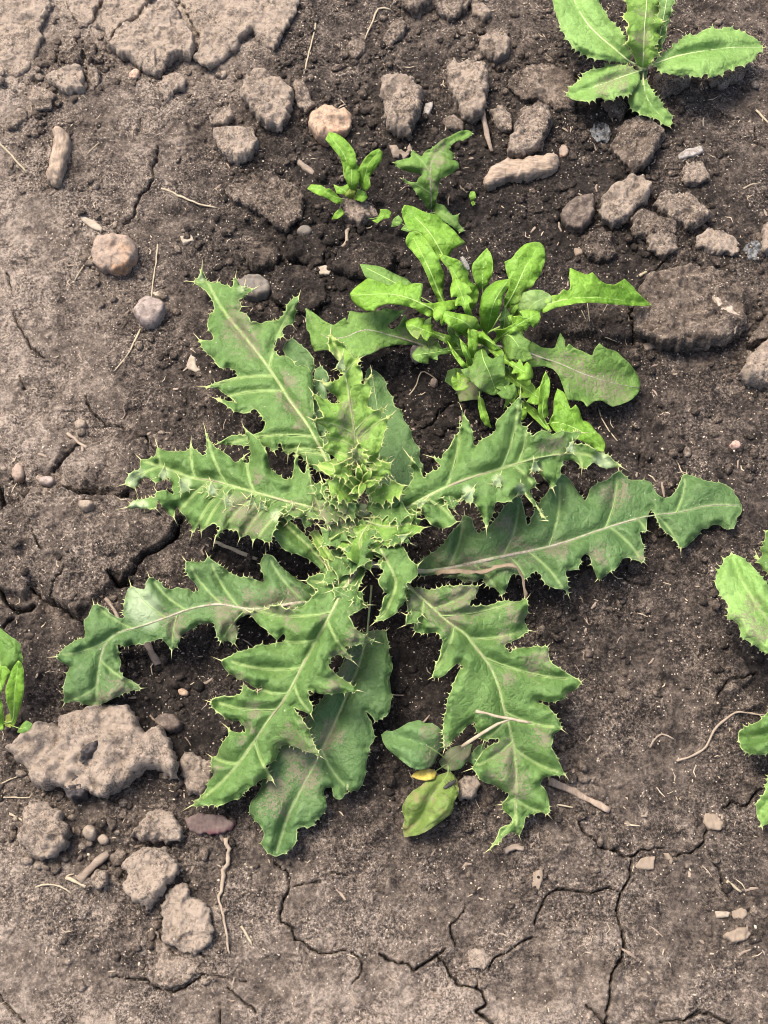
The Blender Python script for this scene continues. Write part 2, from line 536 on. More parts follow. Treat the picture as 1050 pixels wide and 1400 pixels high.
lump = np.clip(1 - d1 * 1.5, 0, 1) ** 0.6 * np.where(r1 > 0.45, r1, 0)
lump2 = np.clip(1 - e1 * 1.5, 0, 1) ** 0.6 * np.where(q1 > 0.35, q1, 0)
Hh += fade * (0.0036 * n_mid + 0.0015 * n_fine + crumb * (0.0038 * lump + 0.0021 * lump2) + (1 - crumb) * 0.0011 * lump2)
# plated crust: a thin step between polygons of dried mud
p1, p2, pr = worley(XX / 0.045 + 0.25 * fbm(XX / 0.02, YY / 0.02, 2, 61), YY / 0.045 + 0.25 * fbm(XX / 0.02 + 9, YY / 0.02, 2, 62), 63)
plate = smooth01((dry - 0.3) * 3)
Hh += fade * plate * ((pr - 0.5) * 0.0026)
dry = dry + plate * (pr - 0.5) * 0.16
wob = 7 * fbm(XX / 0.010, YY / 0.010, 3, 71)
wob2 = 7 * fbm(XX / 0.010 + 40, YY / 0.010, 3, 72)
jit = np.stack([PX + wob, PY + wob2], -1)
for poly, hmm in SLABS:
    P = np.array(poly, float)
    lo = P.min(0) - 25; hi = P.max(0) + 25
    m = (jit[..., 0] > lo[0]) & (jit[..., 0] < hi[0]) & (jit[..., 1] > lo[1]) & (jit[..., 1] < hi[1]) & ~far
    q = jit[m]
    D, _ = seg_dist(q, P, np.roll(P, -1, 0))
    D = D.min(1) * np.where(inside(q, P), 1, -1)
    Hh[m] += smooth01((D + 3) / 9.0) * hmm * 0.001 + smooth01(D / 60.0) * 0.003
    dry[m] += 0.06 * smooth01(D / 8)
for pts, w, dep in CRACKS:
    P = np.array(pts, float)
    lo = P.min(0) - 20; hi = P.max(0) + 20
    m = (PX > lo[0]) & (PX < hi[0]) & (PY > lo[1]) & (PY < hi[1]) & ~far
    q = np.stack([PX[m] + 0.6 * wob[m], PY[m] + 0.6 * wob2[m]], -1) + np.stack([2.2 * fbm(XX[m] / 0.003, YY[m] / 0.003, 2, 83), 2.2 * fbm(XX[m] / 0.003, YY[m] / 0.003, 2, 85)], -1)
    D, t = seg_dist(q, P[:-1], P[1:])
    k = D.argmin(1)
    dm = D.min(1) * MMPX
    al = (k + t[np.arange(len(k)), k]) / (len(P) - 1)
    ww = w * (0.55 + 0.6 * np.sin(np.pi * np.clip(al, 0.03, 0.97))) * (0.75 + 0.5 * vnoise(q[:, 0] / 9, q[:, 1] / 9, 81))
    f = np.clip((1 - dm / np.maximum(ww * 0.5 + 0.35, 0.1)) * 1.6, 0, 1)
    Hh[m] -= f * dep * 0.001 * np.clip(ww / w + 0.2, 0, 1)
    Hh[m] += 0.0009 * np.exp(-((dm - ww * 0.5 - 2.0) / 1.8) ** 2)       # lips curl up as the crust dries
    dry[m] -= f * 0.35
dry = np.clip(dry, 0, 1)
V = np.stack([XX, YY, Hh], -1).reshape(-1, 3)
idx = np.arange(nx * ny).reshape(ny, nx)
F = np.stack([idx[:-1, :-1], idx[:-1, 1:], idx[1:, 1:], idx[1:, :-1]], -1).reshape(-1, 4)
ground = mesh_obj('ground', V, F, M_SOIL, attrs={'dry': dry.ravel()})
tag(ground, 'bare cracked brown field soil, pale and dry in places', None, None, 'structure')

core_h = Hh[NG:-NG, NG:-NG]; core_d = dry[NG:-NG, NG:-NG]
cx0, cy0 = GX[NG], GY[NG]
def gsample(arr, x, y):
    u = np.clip((np.asarray(x) - cx0) / S0, 0, arr.shape[1] - 1.001); v = np.clip((np.asarray(y) - cy0) / S0, 0, arr.shape[0] - 1.001)
    i = u.astype(int); j = v.astype(int); a = u - i; b = v - j
    return (arr[j, i] * (1 - a) + arr[j, i + 1] * a) * (1 - b) + (arr[j + 1, i] * (1 - a) + arr[j + 1, i + 1] * a) * b
def gh(x, y): return gsample(core_h, x, y)
def ground_pt(px, py, dz=0.0):
    """The point dz above the soil that stands at this photo position."""
    z = np.zeros_like(np.asarray(px, float))
    for _ in range(3):
        p = at(px, py, z)
        z = gh(p[..., 0], p[..., 1]) + dz
    return at(px, py, z)
# ------------------------------------------------------------------ clods, plates and stones
def triangulate(bnd, inner, scale=1.0):
    """Constrained triangulation of a closed loop with free points inside it."""
    n = len(bnd)
    vs = [Vector((float(a), float(b))) for a, b in bnd] + [Vector((float(a), float(b))) for a, b in inner]
    ed = [(i, (i + 1) % n) for i in range(n)]
    r = delaunay_2d_cdt(vs, ed, [], 1, 1e-5)
    V = np.array([tuple(v) for v in r[0]]); F = np.array([f for f in r[2] if len(f) == 3], int)
    a = V[F[:, 0]]; b = V[F[:, 1]]; c = V[F[:, 2]]
    s = (b[:, 0] - a[:, 0]) * (c[:, 1] - a[:, 1]) - (b[:, 1] - a[:, 1]) * (c[:, 0] - a[:, 0])
    F[s < 0] = F[s < 0][:, ::-1]
    return V, F

def hexgrid(poly, g, seed, margin):
    lo = poly.min(0); hi = poly.max(0)
    r = np.random.RandomState(seed)
    ys = np.arange(lo[1], hi[1], g * 0.87)
    P = []
    for k, y in enumerate(ys):
        xs = np.arange(lo[0] + (k % 2) * g * 0.5, hi[0], g)
        P.append(np.stack([xs, np.full(len(xs), y)], -1))
    P = np.concatenate(P) + r.uniform(-0.18, 0.18, (sum(len(p) for p in P), 2)) * g
    P = P[inside(P, poly)]
    if not len(P): return P, np.zeros(0)
    D, _ = seg_dist(P, poly, np.roll(poly, -1, 0))
    d = D.min(1)
    return P[d > margin], d[d > margin]

def refine(poly, step):
    out = []
    for i in range(len(poly)):
        a = poly[i]; b = poly[(i + 1) % len(poly)]
        n = max(1, int(np.ceil(np.linalg.norm(b - a) / step)))
        for k in range(n): out.append(a + (b - a) * k / n)
    return np.array(out)

def chaikin(p, keep=None):
    out = []
    n = len(p)
    for i in range(n):
        if keep is not None and keep[i]:
            out.append(p[i]); continue
        out.append(p[i] * 0.75 + p[i - 1] * 0.25); out.append(p[i] * 0.75 + p[(i + 1) % n] * 0.25)
    return np.array(out)

_seed = [100]
CLOD_SPOTS = []
def lump_mesh(name, poly_px, H, mat, rough=1.0, dome=0.0, dryv=None, sink=0.25, grain=1.0, lift=0.0, edge=1.0, tilt=0.12, under=0.80):
    """A soil clod, plate or stone standing on the ground: closed body with a rough top, rounded rim and undercut side. H in mm."""
    _seed[0] += 1; sd = _seed[0]
    r = random.Random(sd)
    P = np.array(poly_px, float)
    H = H * 0.001
    c = ground_pt(P[:, 0].mean(), P[:, 1].mean())
    g0 = float(np.median([float(ground_pt(a, b)[2]) for a, b in P])) + lift * 0.001
    W = at(P[:, 0], P[:, 1], np.full(len(P), g0 + 0.55 * H))[:, :2] * 1000.0     # mm
    if area2(W) < 0: W = W[::-1]
    if rough < 0.35:
        W = chaikin(chaikin(W))
    elif rough < 0.65:
        W = chaikin(W)
    size = max(np.ptp(W[:, 0]), np.ptp(W[:, 1]))
    g = max(0.85, size / 85.0)
    B = refine(W, g * 0.95)
    nrm = np.roll(B, -1, 0) - np.roll(B, 1, 0); nrm = np.stack([nrm[:, 1], -nrm[:, 0]], -1)
    nrm /= np.maximum(np.linalg.norm(nrm, axis=1, keepdims=True), 1e-6)
    amp = min(1.9, size * 0.05) * rough
    B = B + nrm * (amp * (fbm(B[:, 0] / 5.0, B[:, 1] / 5.0, 3, sd) * 1.3 + 0.5 * fbm(B[:, 0] / 1.6, B[:, 1] / 1.6, 2, sd + 5)))[:, None]
    I, dI = hexgrid(B, g, sd, g * 0.55)
    V2, F = triangulate(B, I)
    D, _ = seg_dist(V2, B, np.roll(B, -1, 0)); d = D.min(1)
    dm = max(d.max(), 1e-3)
    wr = max(min(H * 1000 * 0.24 * edge, dm), dm * dome)
    t = np.clip(d / wr, 0, 1)
    prof = np.sqrt(np.clip(1 - (1 - t) ** 2, 0, 1))
    cen = V2.mean(0); rel = (V2 - cen) / max(size, 1e-3)
    ta = r.uniform(0, 6.28)
    x, y = V2[:, 0], V2[:, 1]
    l1, _, lr = worley(x / 9.0 + 0.3 * fbm(x / 6, y / 6, 2, sd), y / 9.0, sd + 9)
    l2, _, _ = worley(x / 3.2, y / 3.2, sd + 11)
    z = prof * H * (0.82 + tilt * 2 * (rel[:, 0] * math.cos(ta) + rel[:, 1] * math.sin(ta)))
    z = z + prof * rough * (H * 0.20 * fbm(x / 16.0, y / 16.0, 3, sd + 1) + min(H, 0.010) * 0.42 * (lr - 0.5)
                            + grain * (0.0019 * fbm(x / 3.4, y / 3.4, 3, sd + 2) - 0.0016 * np.clip(l2, 0, 1) ** 2 + 0.0008 * fbm(x / 1.3, y / 1.3, 2, sd + 3)))
    # facets: cut the crown with a few slanting planes
    if rough >= 0.35:
        cap = np.full(len(z), H * 1.05)
        a0 = r.uniform(0, 6.28)
        for k in range(6):
            a = a0 + k * 1.047 + r.uniform(-0.4, 0.4); off = r.uniform(0.02, 0.30)
            s = rel[:, 0] * math.cos(a) + rel[:, 1] * math.sin(a)
            cap = np.minimum(cap, H * (1.0 - (s - off) * r.uniform(0.35, 1.5)))
        z = np.minimum(z, np.maximum(cap, 0.25 * H) + (z - prof * H * 0.82) * 0.8)
    z = np.where(d < 1e-6, np.minimum(z, 0.0004), np.maximum(z, 0.0002))
    # the widest rim stands above the soil and the side below it is undercut
    rim = 0.58 * H
    rimv = rim * (1 + 0.35 * fbm(x / 7.0, y / 7.0, 2, sd + 31))
    rel_h = (z - prof * H * 0.82)                      # roughness without the body's own rise
    top = np.stack([x * 0.001, y * 0.001, g0 - 0.06 * H + rimv + prof * H * 0.34 + rel_h * 0.85], -1)
    # side going down into the soil, drawn in a little
    bi = [int(np.argmin(((V2 - b) ** 2).sum(1))) for b in B]
    cenm = cen * 0.001
    rings = []
    bz = top[bi]
    NR = 6 if H > 0.006 else 2
    for j in range(1, NR + 1):
        tj = j / NR
        rg = bz.copy()
        k_ = 1.0 - (1.0 - under) * tj ** 1.3
        jt = (fbm(B[:, 0] / 4.0 + 7 * j, B[:, 1] / 4.0, 2, sd + 60 + j) * 1.1 + fbm(B[:, 0] / 1.7, B[:, 1] / 1.7 + 5 * j, 2, sd + 80 + j) * 0.6) * rough * 0.0021
        rg[:, :2] = cenm + (rg[:, :2] - cenm) * k_ + nrm * jt[:, None]
        rg[:, 2] = bz[:, 2] * (1 - tj) + (g0 - 0.010) * tj + jt * 0.5
        rings.append(rg)
    nV = len(top)
    Va = np.vstack([top] + rings)
    fl = [tuple(f) for f in F]
    n = len(bi)
    for k in range(n):
        prev = (bi[k], bi[(k + 1) % n])
        for j in range(NR):
            c0, c1 = nV + j * n + k, nV + j * n + (k + 1) % n
            if prev[0] != prev[1]: fl.append((prev[0], c0, prev[1]))
            fl.append((c0, c1, prev[1]))
            prev = (c0, c1)
    org = np.array([cenm[0], cenm[1], g0])
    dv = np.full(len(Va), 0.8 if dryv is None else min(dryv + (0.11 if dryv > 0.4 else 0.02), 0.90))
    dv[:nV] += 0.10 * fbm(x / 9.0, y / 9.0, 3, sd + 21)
    CLOD_SPOTS.append((org[0], org[1], size * 0.0005))
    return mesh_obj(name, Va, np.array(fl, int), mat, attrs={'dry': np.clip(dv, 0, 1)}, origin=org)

GRP_C = 'loose soil clods on the field'
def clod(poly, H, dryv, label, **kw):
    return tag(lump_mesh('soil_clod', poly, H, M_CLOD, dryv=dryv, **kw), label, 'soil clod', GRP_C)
def plate_(poly, H, dryv, label, **kw):
    kw.setdefault('edge', 0.5); kw.setdefault('tilt', 0.05)
    return tag(lump_mesh('soil_plate', poly, H, M_CLOD, dryv=dryv, **kw), label, 'soil plate', 'dry crust plates')

plate_([(-40,-30),(62,-30),(70,5),(58,30),(55,42),(57,52),(53,75),(38,95),(25,104),(0,100),(-40,98)],9,.92,'pale dry crust plate filling the top left corner of the picture')
plate_([(88,-25),(92,8),(105,29),(112,34),(124,31),(134,12),(143,-25)],7,.9,'small pale crust plate wedged between cracks at the top edge')
plate_([(150,-25),(139,15),(127,34),(140,40),(147,60),(158,42),(170,34),(186,23),(203,6),(215,-25)],8,.88,'pale crust plate just behind the jagged overhanging plate')
plate_([(232,2),(218,6),(205,10),(190,25),(172,37),(155,45),(147,62),(165,75),(185,82),(195,95),(212,102),(222,97),(225,85),(238,75),(250,72),(262,78),(268,62),(262,40),(250,25),(243,15),(238,5)],15,.92,'large jagged pale crust plate overhanging a dark hollow, near the top left')
plate_([(240,-25),(257,22),(271,45),(273,62),(266,80),(276,92),(288,95),(300,85),(320,70),(332,50),(345,42),(360,60),(375,68),(385,48),(400,25),(408,0),(408,-25)],9,.88,'wide pale crust plate beside the jagged plate at the top edge')
clod([(62,105),(75,97),(95,92),(112,90),(117,108),(113,125),(90,127),(75,118)],11,.9,'pale angular clod above the upright piece of wood')
clod([(119,92),(126,88),(135,95),(137,112),(127,117),(120,108)],8,.62,'small brown clod touching the pale angular one above the wood piece')
clod([(82,65),(100,58),(113,65),(110,82),(92,87),(80,78)],8,.5,'low brown clod in the hollow beside the top left crust')
clod([(117,58),(126,55),(133,65),(130,80),(120,82),(115,70)],7,.5,'small knobbly clod in the hollow under the cracked plates')
clod([(217,115),(222,104),(240,97),(252,103),(252,118),(240,125),(225,135),(217,125)],7,.82,'crumbly pale clod just below the jagged overhanging plate')
clod([(35,118),(58,118),(75,128),(70,148),(50,150),(40,135)],6,.6,'flat crumbling clod left of and below the pale angular one')
clod([(10,165),(22,152),(35,148),(37,160),(22,175),(10,175)],6,.55,'small brown clod by the left edge above the bleached straw')
clod([(330,125),(332,110),(345,95),(365,97),(385,108),(400,125),(397,145),(393,160),(383,172),(365,170),(355,160),(338,145)],17,.85,'large pale rounded clod left of the orange stone')
clod([(399,112),(411,110),(424,123),(427,140),(418,150),(406,140)],8,.62,'narrow clod between the large rounded clod and the orange stone')
clod([(291,177),(310,172),(330,173),(345,176),(353,195),(345,212),(325,218),(305,208),(295,192)],14,.85,'square pale clod below and left of the large rounded clod')
clod([(286,160),(292,150),(317,148),(321,160),(306,168),(290,170)],8,.66,'small flat clod sitting on top of the square pale clod')
clod([(305,262),(320,245),(345,238),(375,238),(405,255),(418,270),(412,295),(393,315),(372,302),(350,287),(320,275)],10,.42,'broad dark brown clod left of the small seedling')
clod([(523,105),(545,100),(565,108),(577,125),(575,150),(565,165),(562,182),(545,180),(530,170),(524,145)],17,.72,'tall grey brown clod right of the orange stone')
clod([(611,98),(620,78),(640,85),(665,85),(669,105),(665,130),(660,155),(645,165),(632,150),(618,125)],17,.75,'large pale clod with the brown stick leaning at its foot')
clod([(655,50),(672,40),(695,52),(697,72),(680,82),(658,72)],11,.66,'round clod near the top edge above the stick clod')
clod([(605,164),(620,157),(635,167),(632,178),(612,176)],6,.6,'small flat clod under the lower left of the stick clod')
clod([(523,55),(535,35),(550,22),(557,35),(548,52),(532,62)],9,.6,'narrow clod by the bent bleached straw near the top')
clod([(473,65),(482,50),(500,58),(500,70),(485,82)],6,.5,'low crumb pile at the foot of the bent bleached straw')
clod([(694,195),(715,150),(735,137),(752,145),(752,170),(740,200),(717,212),(696,208)],16,.62,'long slanting clod standing over the thick root piece')
clod([(695,108),(720,90),(750,87),(785,105),(790,125),(783,148),(762,153),(740,133),(715,133),(698,125)],8,.48,'broad low clod left of the toothed thistle at the top right')
clod([(668,150),(685,145),(702,160),(700,178),(682,175)],9,.68,'tan clod beside the leaning brown stick')
clod([(835,200),(845,175),(862,160),(890,165),(910,180),(897,205),(885,225),(868,232),(850,220)],14,.52,'brown clod just below the lowest leaf of the top right thistle')
clod([(820,290),(825,270),(840,255),(858,240),(882,243),(892,260),(885,275),(870,280),(860,298),(838,307),(822,300)],17,.76,'pale chunky clod beside the smooth dark stone')
clod([(894,280),(905,262),(930,265),(955,272),(974,292),(955,308),(940,310),(920,300),(905,290)],14,.6,'long brown clod right of the chunky pale one')
clod([(862,300),(875,284),(895,293),(925,305),(925,318),(905,322),(885,322),(868,325)],12,.48,'dark clod with a flat side below the chunky pale one')
clod([(885,325),(905,315),(925,324),(927,340),(910,348),(890,338)],11,.62,'small round clod in front of the flat sided dark clod')
clod([(952,325),(970,312),(990,318),(1008,328),(1012,343),(985,345),(955,335)],11,.8,'pale wedge shaped clod near the right edge')
clod([(797,335),(805,317),(825,309),(836,322),(843,345),(830,358),(805,352)],10,.35,'dark clod in front of the smooth dark stone')
clod([(932,235),(938,222),(960,222),(972,240),(955,250),(938,248)],9,.7,'small pale clod above the long brown one')
clod([(865,420),(885,375),(920,368),(965,365),(1000,380),(1015,405),(1022,435),(1018,450),(1000,462),(985,468),(960,470),(930,476),(905,472),(870,450)],22,.46,'very large brown clod near the right edge')
clod([(1010,510),(1020,490),(1045,465),(1070,455),(1070,527),(1040,525),(1025,520)],16,.78,'pale clod cut by the right edge below the very large clod')
clod([(1020,468),(1035,450),(1050,430),(1070,430),(1070,458),(1045,463)],12,.5,'brown clod at the right edge touching the very large clod')
clod([(1040,312),(1055,295),(1072,300),(1072,347),(1045,343)],12,.82,'pale clod cut by the right edge above the very large clod')
clod([(892,102),(905,97),(930,100),(948,108),(925,125),(905,130),(893,118)],10,.62,'clod under the right hand leaf of the top right thistle')
clod([(970,107),(1000,97),(1025,88),(1015,105),(985,118),(972,114)],8,.58,'flat clod under the tip of the top right thistle leaf')
clod([(822,140),(850,133),(857,145),(850,160),(835,155)],8,.52,'clod tucked between the two lower leaves of the top right thistle')
clod([(545,-15),(550,8),(570,15),(582,8),(590,2),(602,20),(620,25),(638,12),(650,-15)],10,.6,'low brown clod cut by the top edge near the middle')
clod([(642,2),(660,5),(672,20),(660,28),(647,18)],8,.62,'small clod cut off by the top edge right of the middle')
clod([(390,330),(410,320),(435,322),(447,340),(440,358),(415,360),(393,352)],11,.18,'dark moist clod below the broad brown clod')
clod([(453,355),(465,340),(495,328),(530,335),(542,350),(535,368),(505,378),(475,378),(455,370)],11,.14,'wide dark moist clod behind the dandelion rosette')
clod([(365,385),(380,367),(405,361),(430,372),(445,390),(447,415),(430,425),(405,425),(375,410)],10,.16,'dark moist clod beside the smooth grey stone')
clod([(335,345),(350,330),(375,335),(386,348),(376,364),(350,368),(337,360)],11,.3,'dark clod between the broad brown clod and the grey stone')
clod([(465,283),(468,272),(485,270),(505,278),(517,288),(517,297),(505,300),(492,308),(480,303),(470,295)],11,.6,'grey clod resting against the small bright seedling')
clod([(10,1022),(25,1007),(45,990),(70,988),(79,993),(85,980),(110,970),(150,960),(175,965),(190,985),(198,1000),(222,993),(235,1015),(246,1045),(243,1062),(232,1065),(222,1048),(207,1050),(185,1062),(165,1080),(150,1087),(130,1090),(115,1082),(85,1075),(60,1075),(45,1072),(35,1050),(20,1035)],24,.82,'largest pale clod, irregular, under the tip of the left thistle leaf',edge=0.7)
clod([(247,1040),(250,1025),(262,1030),(275,1035),(290,1040),(288,1070),(275,1092),(260,1085),(250,1070),(248,1050)],11,.7,'clod right of the largest pale clod, partly under the lower leaf tip')
clod([(33,1105),(45,1095),(65,1095),(82,1110),(92,1130),(90,1155),(75,1170),(45,1172),(30,1160),(23,1145),(30,1130)],18,.72,'blocky clod below the largest pale clod by the left edge')
clod([(178,1145),(190,1125),(205,1110),(225,1105),(240,1115),(247,1135),(247,1150),(225,1148),(200,1148)],14,.78,'wedge shaped pale clod between the largest clod and the double clod')
clod([(170,1178),(180,1162),(200,1157),(225,1162),(243,1178),(245,1195),(233,1207),(222,1222),(215,1232),(200,1243),(185,1235),(170,1225),(165,1210),(172,1195)],15,.84,'upper pale clod of the touching pair at the lower left')
clod([(228,1224),(240,1210),(250,1204),(265,1225),(285,1238),(290,1260),(290,1285),(275,1300),(250,1302),(225,1290),(220,1265),(222,1240)],8,.8,'lower flat pale clod of the touching pair at the lower left')
clod([(123,1200),(132,1187),(147,1192),(148,1207),(135,1217),(125,1210)],9,.66,'small round clod left of the touching pair')
clod([(150,1170),(162,1160),(172,1165),(168,1182),(155,1185)],6,.5,'little dark clod tucked beside the upper clod of the touching pair')
clod([(627,1070),(635,1061),(650,1061),(657,1072),(652,1086),(645,1093),(630,1092),(626,1082)],11,.72,'pale clod beside the withering broad leaved weed',rough=0.7)
clod([(212,1268),(232,1300),(262,1312),(275,1330),(250,1345),(225,1352),(212,1340),(215,1315)],3.0,.6,'thin flaking crust patch below the touching pair of clods')
clod([(640,1300),(660,1296),(672,1310),(662,1326),(642,1322)],3.5,.85,'thin pale flake beside the wide crack at the bottom edge')

def stone_mat(name, c1, c2, spots=None, scale=120, rough=0.7):
    return simple_material(name, c1, c2, 0.85, scale, None, 0.0009, 0.2, spots, film=(0.15,0.12,0.098))
M_ST_RED = stone_mat('reddish_stone', (0.21,0.155,0.12), (0.33,0.26,0.21), (0.34,0.20,0.115))
M_ST_GREY = stone_mat('pinkish_grey_stone', (0.23,0.185,0.165), (0.32,0.27,0.245))
M_ST_SLATE = stone_mat('slate_grey_stone', (0.10,0.092,0.082), (0.16,0.148,0.13))
M_ST_OR = stone_mat('orange_stone', (0.30,0.20,0.135), (0.38,0.28,0.205), (0.34,0.19,0.11), 90, 0.85)
M_ST_DARK = stone_mat('dark_stone', (0.055,0.042,0.036), (0.10,0.078,0.066))
M_ST_TAN = stone_mat('tan_stone', (0.19,0.15,0.115), (0.29,0.24,0.19))
M_ST_FLINT = simple_material('sooty_mottled_stone', (0.012,0.012,0.013), (0.24,0.245,0.25), 0.6, 620, None, 0.001, 0.3, (0.03,0.03,0.03))
M_ST_PURPLE = simple_material('purplish_chip', (0.05,0.034,0.032), (0.14,0.105,0.095), 0.8, 160, None, 0.0008, 0.2, (0.075,0.03,0.036))
def stone(poly, H, mat, label, **kw):
    kw['rough'] = max(0.55, kw.get('rough', 0.55)); kw.setdefault('dome', 0.5); kw.setdefault('grain', 0.3); kw.setdefault('tilt', 0.12); kw.setdefault('under', 0.88)
    return tag(lump_mesh('stone', poly, H, mat, **kw), label, 'stone', 'stones among the clods')
stone([(124,345),(130,325),(150,321),(178,325),(189,337),(186,352),(170,367),(145,368),(128,360)],15,M_ST_RED,'smooth reddish brown stone half buried near the left')
stone([(181,427),(190,410),(205,405),(222,410),(227,420),(218,435),(205,447),(190,440)],14,M_ST_GREY,'pinkish grey pebble with grass straw running under it')
stone([(323,388),(328,380),(337,375),(350,375),(362,381),(372,393),(368,403),(350,408),(332,402)],12,M_ST_SLATE,'smooth slate grey stone at the tip of the upper left thistle leaf')
stone([(420,163),(428,150),(450,142),(462,150),(472,150),(482,158),(477,178),(460,187),(440,190),(425,178)],12,M_ST_OR,'orange pink stone behind the small bright seedling',rough=0.6,grain=0.5)
stone([(765,290),(780,272),(800,265),(817,272),(810,300),(790,315),(772,305)],13,M_ST_DARK,'smooth dark brown stone left of the chunky pale clod',rough=0.3)
stone([(208,985),(222,975),(240,977),(250,990),(242,1000),(225,1000)],11,M_ST_DARK,'dark egg shaped stone right of the largest pale clod')
stone([(111,1138),(116,1128),(126,1127),(133,1136),(129,1147),(118,1148)],10,M_ST_TAN,'round tan pebble left of the wedge shaped clod',rough=0.4)
stone([(133,1144),(140,1139),(148,1144),(148,1152),(140,1155),(133,1150)],7,M_ST_TAN,'small smooth tan pebble beside the round tan one')
stone([(106,688),(112,683),(124,684),(129,690),(122,697),(110,696)],7,M_ST_TAN,'tan pebble in the gap above the big left slab',rough=0.35)
stone([(101,578),(106,573),(118,575),(117,583),(104,587)],6,M_ST_TAN,'small tan pebble beside the forked white fibre',rough=0.35)
stone([(15,643),(23,632),(32,637),(34,652),(24,659),(16,652)],7,M_ST_RED,'brown pebble at the left edge above the big slab',rough=0.4)
stone([(52,656),(60,650),(73,652),(75,659),(64,664),(54,661)],6,M_ST_GREY,'flat greyish pebble above the big left slab',rough=0.35)
stone([(1018,338),(1026,328),(1040,332),(1048,345),(1038,358),(1024,352)],4,M_ST_FLINT,'sooty mottled grey stone at the right edge',rough=1.4,grain=1.4,dome=0.2)
stone([(808,178),(814,167),(828,168),(837,180),(832,192),(816,194)],3.5,M_ST_FLINT,'sooty mottled grey stone under the top right thistle',rough=1.4,grain=1.4,dome=0.2)
stone([(255,1119),(275,1112),(300,1114),(322,1127),(300,1142),(268,1140),(257,1130)],4,M_ST_PURPLE,'flat purplish chip below the lower left leaf tip',rough=1.0,dome=0.1,edge=0.4)
stone([(998,608),(1003,602),(1012,604),(1013,611),(1004,614)],5,stone_mat('pink_stone',(0.36,0.22,0.18),(0.46,0.31,0.26)),'small pink pebble at the right side above the long leaf',rough=0.3)
stone([(176,100),(184,94),(192,97),(190,105),(180,107)],5,stone_mat('brick_stone',(0.42,0.25,0.19),(0.50,0.36,0.28)),'pinkish pebble in the hollow left of the jagged plate',rough=0.5)
stone([(561,476),(566,470),(575,473),(578,484),(574,496),(566,494),(562,486)],7,M_ST_GREY,'small grey pebble on dark soil under the dandelion leaf',rough=0.5)
stone([(588,518),(595,516),(600,522),(596,529),(589,526)],5,M_ST_RED,'tiny reddish pebble between the dandelion and the thistle',rough=0.5)
stone([(242,943),(250,940),(259,946),(256,952),(246,951)],4,M_ST_OR,'small orange pebble left of the lower left thistle leaf',rough=0.4)
stone([(763,206),(768,214),(777,212),(778,202),(769,196)],5,M_ST_RED,'small reddish pebble right of the slanting clod',rough=0.4)
stone([(405,316),(412,308),(424,309),(427,317),(418,322),(408,321)],5,M_ST_SLATE,'blue grey pebble below the clod held by the seedling',rough=0.4)
# ------------------------------------------------------------------ leaves
M_TH = leaf_material('thistle_leaf_green', (0.070,0.147,0.032), (0.124,0.226,0.058), (0.42,0.52,0.20), (0.40,0.50,0.28), dust_base=0.05)
M_THD = leaf_material('thistle_old_leaf_green', (0.060,0.128,0.036), (0.104,0.190,0.060), (0.32,0.42,0.18), (0.36,0.45,0.28), dust_base=0.06)
M_THY = leaf_material('thistle_young_leaf_green', (0.105,0.215,0.032), (0.20,0.34,0.062), (0.50,0.56,0.20), (0.45,0.52,0.22))
M_THU = leaf_material('thistle_underside', (0.20,0.29,0.13), (0.28,0.37,0.19), (0.42,0.52,0.22), (0.4,0.5,0.3))
M_DA = leaf_material('dandelion_leaf_green', (0.085,0.205,0.012), (0.195,0.365,0.040), (0.27,0.43,0.06), (0.35,0.50,0.12), margin_w=0.2, rough=0.42, transl=0.2)
M_DAD = leaf_material('dandelion_old_leaf_green', (0.080,0.170,0.028), (0.145,0.260,0.052), (0.19,0.32,0.08), (0.3,0.42,0.16), margin_w=0.25)
M_DAU = leaf_material('dandelion_underside', (0.15,0.27,0.05), (0.21,0.35,0.08), (0.23,0.40,0.10), (0.35,0.5,0.2), margin_w=0.2)
M_DAY = leaf_material('dandelion_yellowing_leaf', (0.17,0.23,0.025), (0.26,0.33,0.05), (0.30,0.36,0.10), (0.35,0.42,0.16), margin_w=0.2, fleck=(0.22,0.17,0.07))
M_TR = leaf_material('toothed_thistle_leaf_green', (0.150,0.280,0.062), (0.225,0.375,0.105), (0.40,0.52,0.20), (0.40,0.50,0.28))
M_WEED = leaf_material('broad_weed_green', (0.075,0.155,0.048), (0.125,0.225,0.075), (0.20,0.29,0.11), (0.3,0.4,0.2), margin_w=0.25)
M_WEEDY = leaf_material('withering_weed_green', (0.105,0.175,0.030), (0.175,0.255,0.055), (0.27,0.32,0.12), (0.5,0.42,0.14), margin_w=0.3, fleck=(0.22,0.20,0.075), dust_base=0.2)
M_YEL = leaf_material('yellow_dead_leaf', (0.40,0.31,0.05), (0.52,0.42,0.09), (0.45,0.34,0.10), (0.5,0.4,0.2), margin_w=0.4, fleck=(0.42,0.27,0.06))
M_SPINE = simple_material('pale_spine', (0.50,0.50,0.22), (0.58,0.55,0.30), 0.5, 200)
M_RIB = simple_material('pale_midrib', (0.19,0.28,0.095), (0.29,0.37,0.155), 0.6, 180, spots=(0.22,0.19,0.13), film=(0.20,0.20,0.11))
M_RIBD = simple_material('dusty_midrib', (0.24,0.22,0.16), (0.36,0.34,0.27), 0.7, 220, spots=(0.20,0.26,0.13), film=(0.18,0.15,0.105))
M_RIBL = simple_material('light_midrib', (0.34,0.44,0.19), (0.44,0.53,0.27), 0.55, 180)
M_RIBG = simple_material('green_midrib', (0.25,0.40,0.09), (0.34,0.48,0.16), 0.5, 180)
M_VEIN = simple_material('pale_vein', (0.17,0.28,0.08), (0.24,0.35,0.125), 0.55, 180)

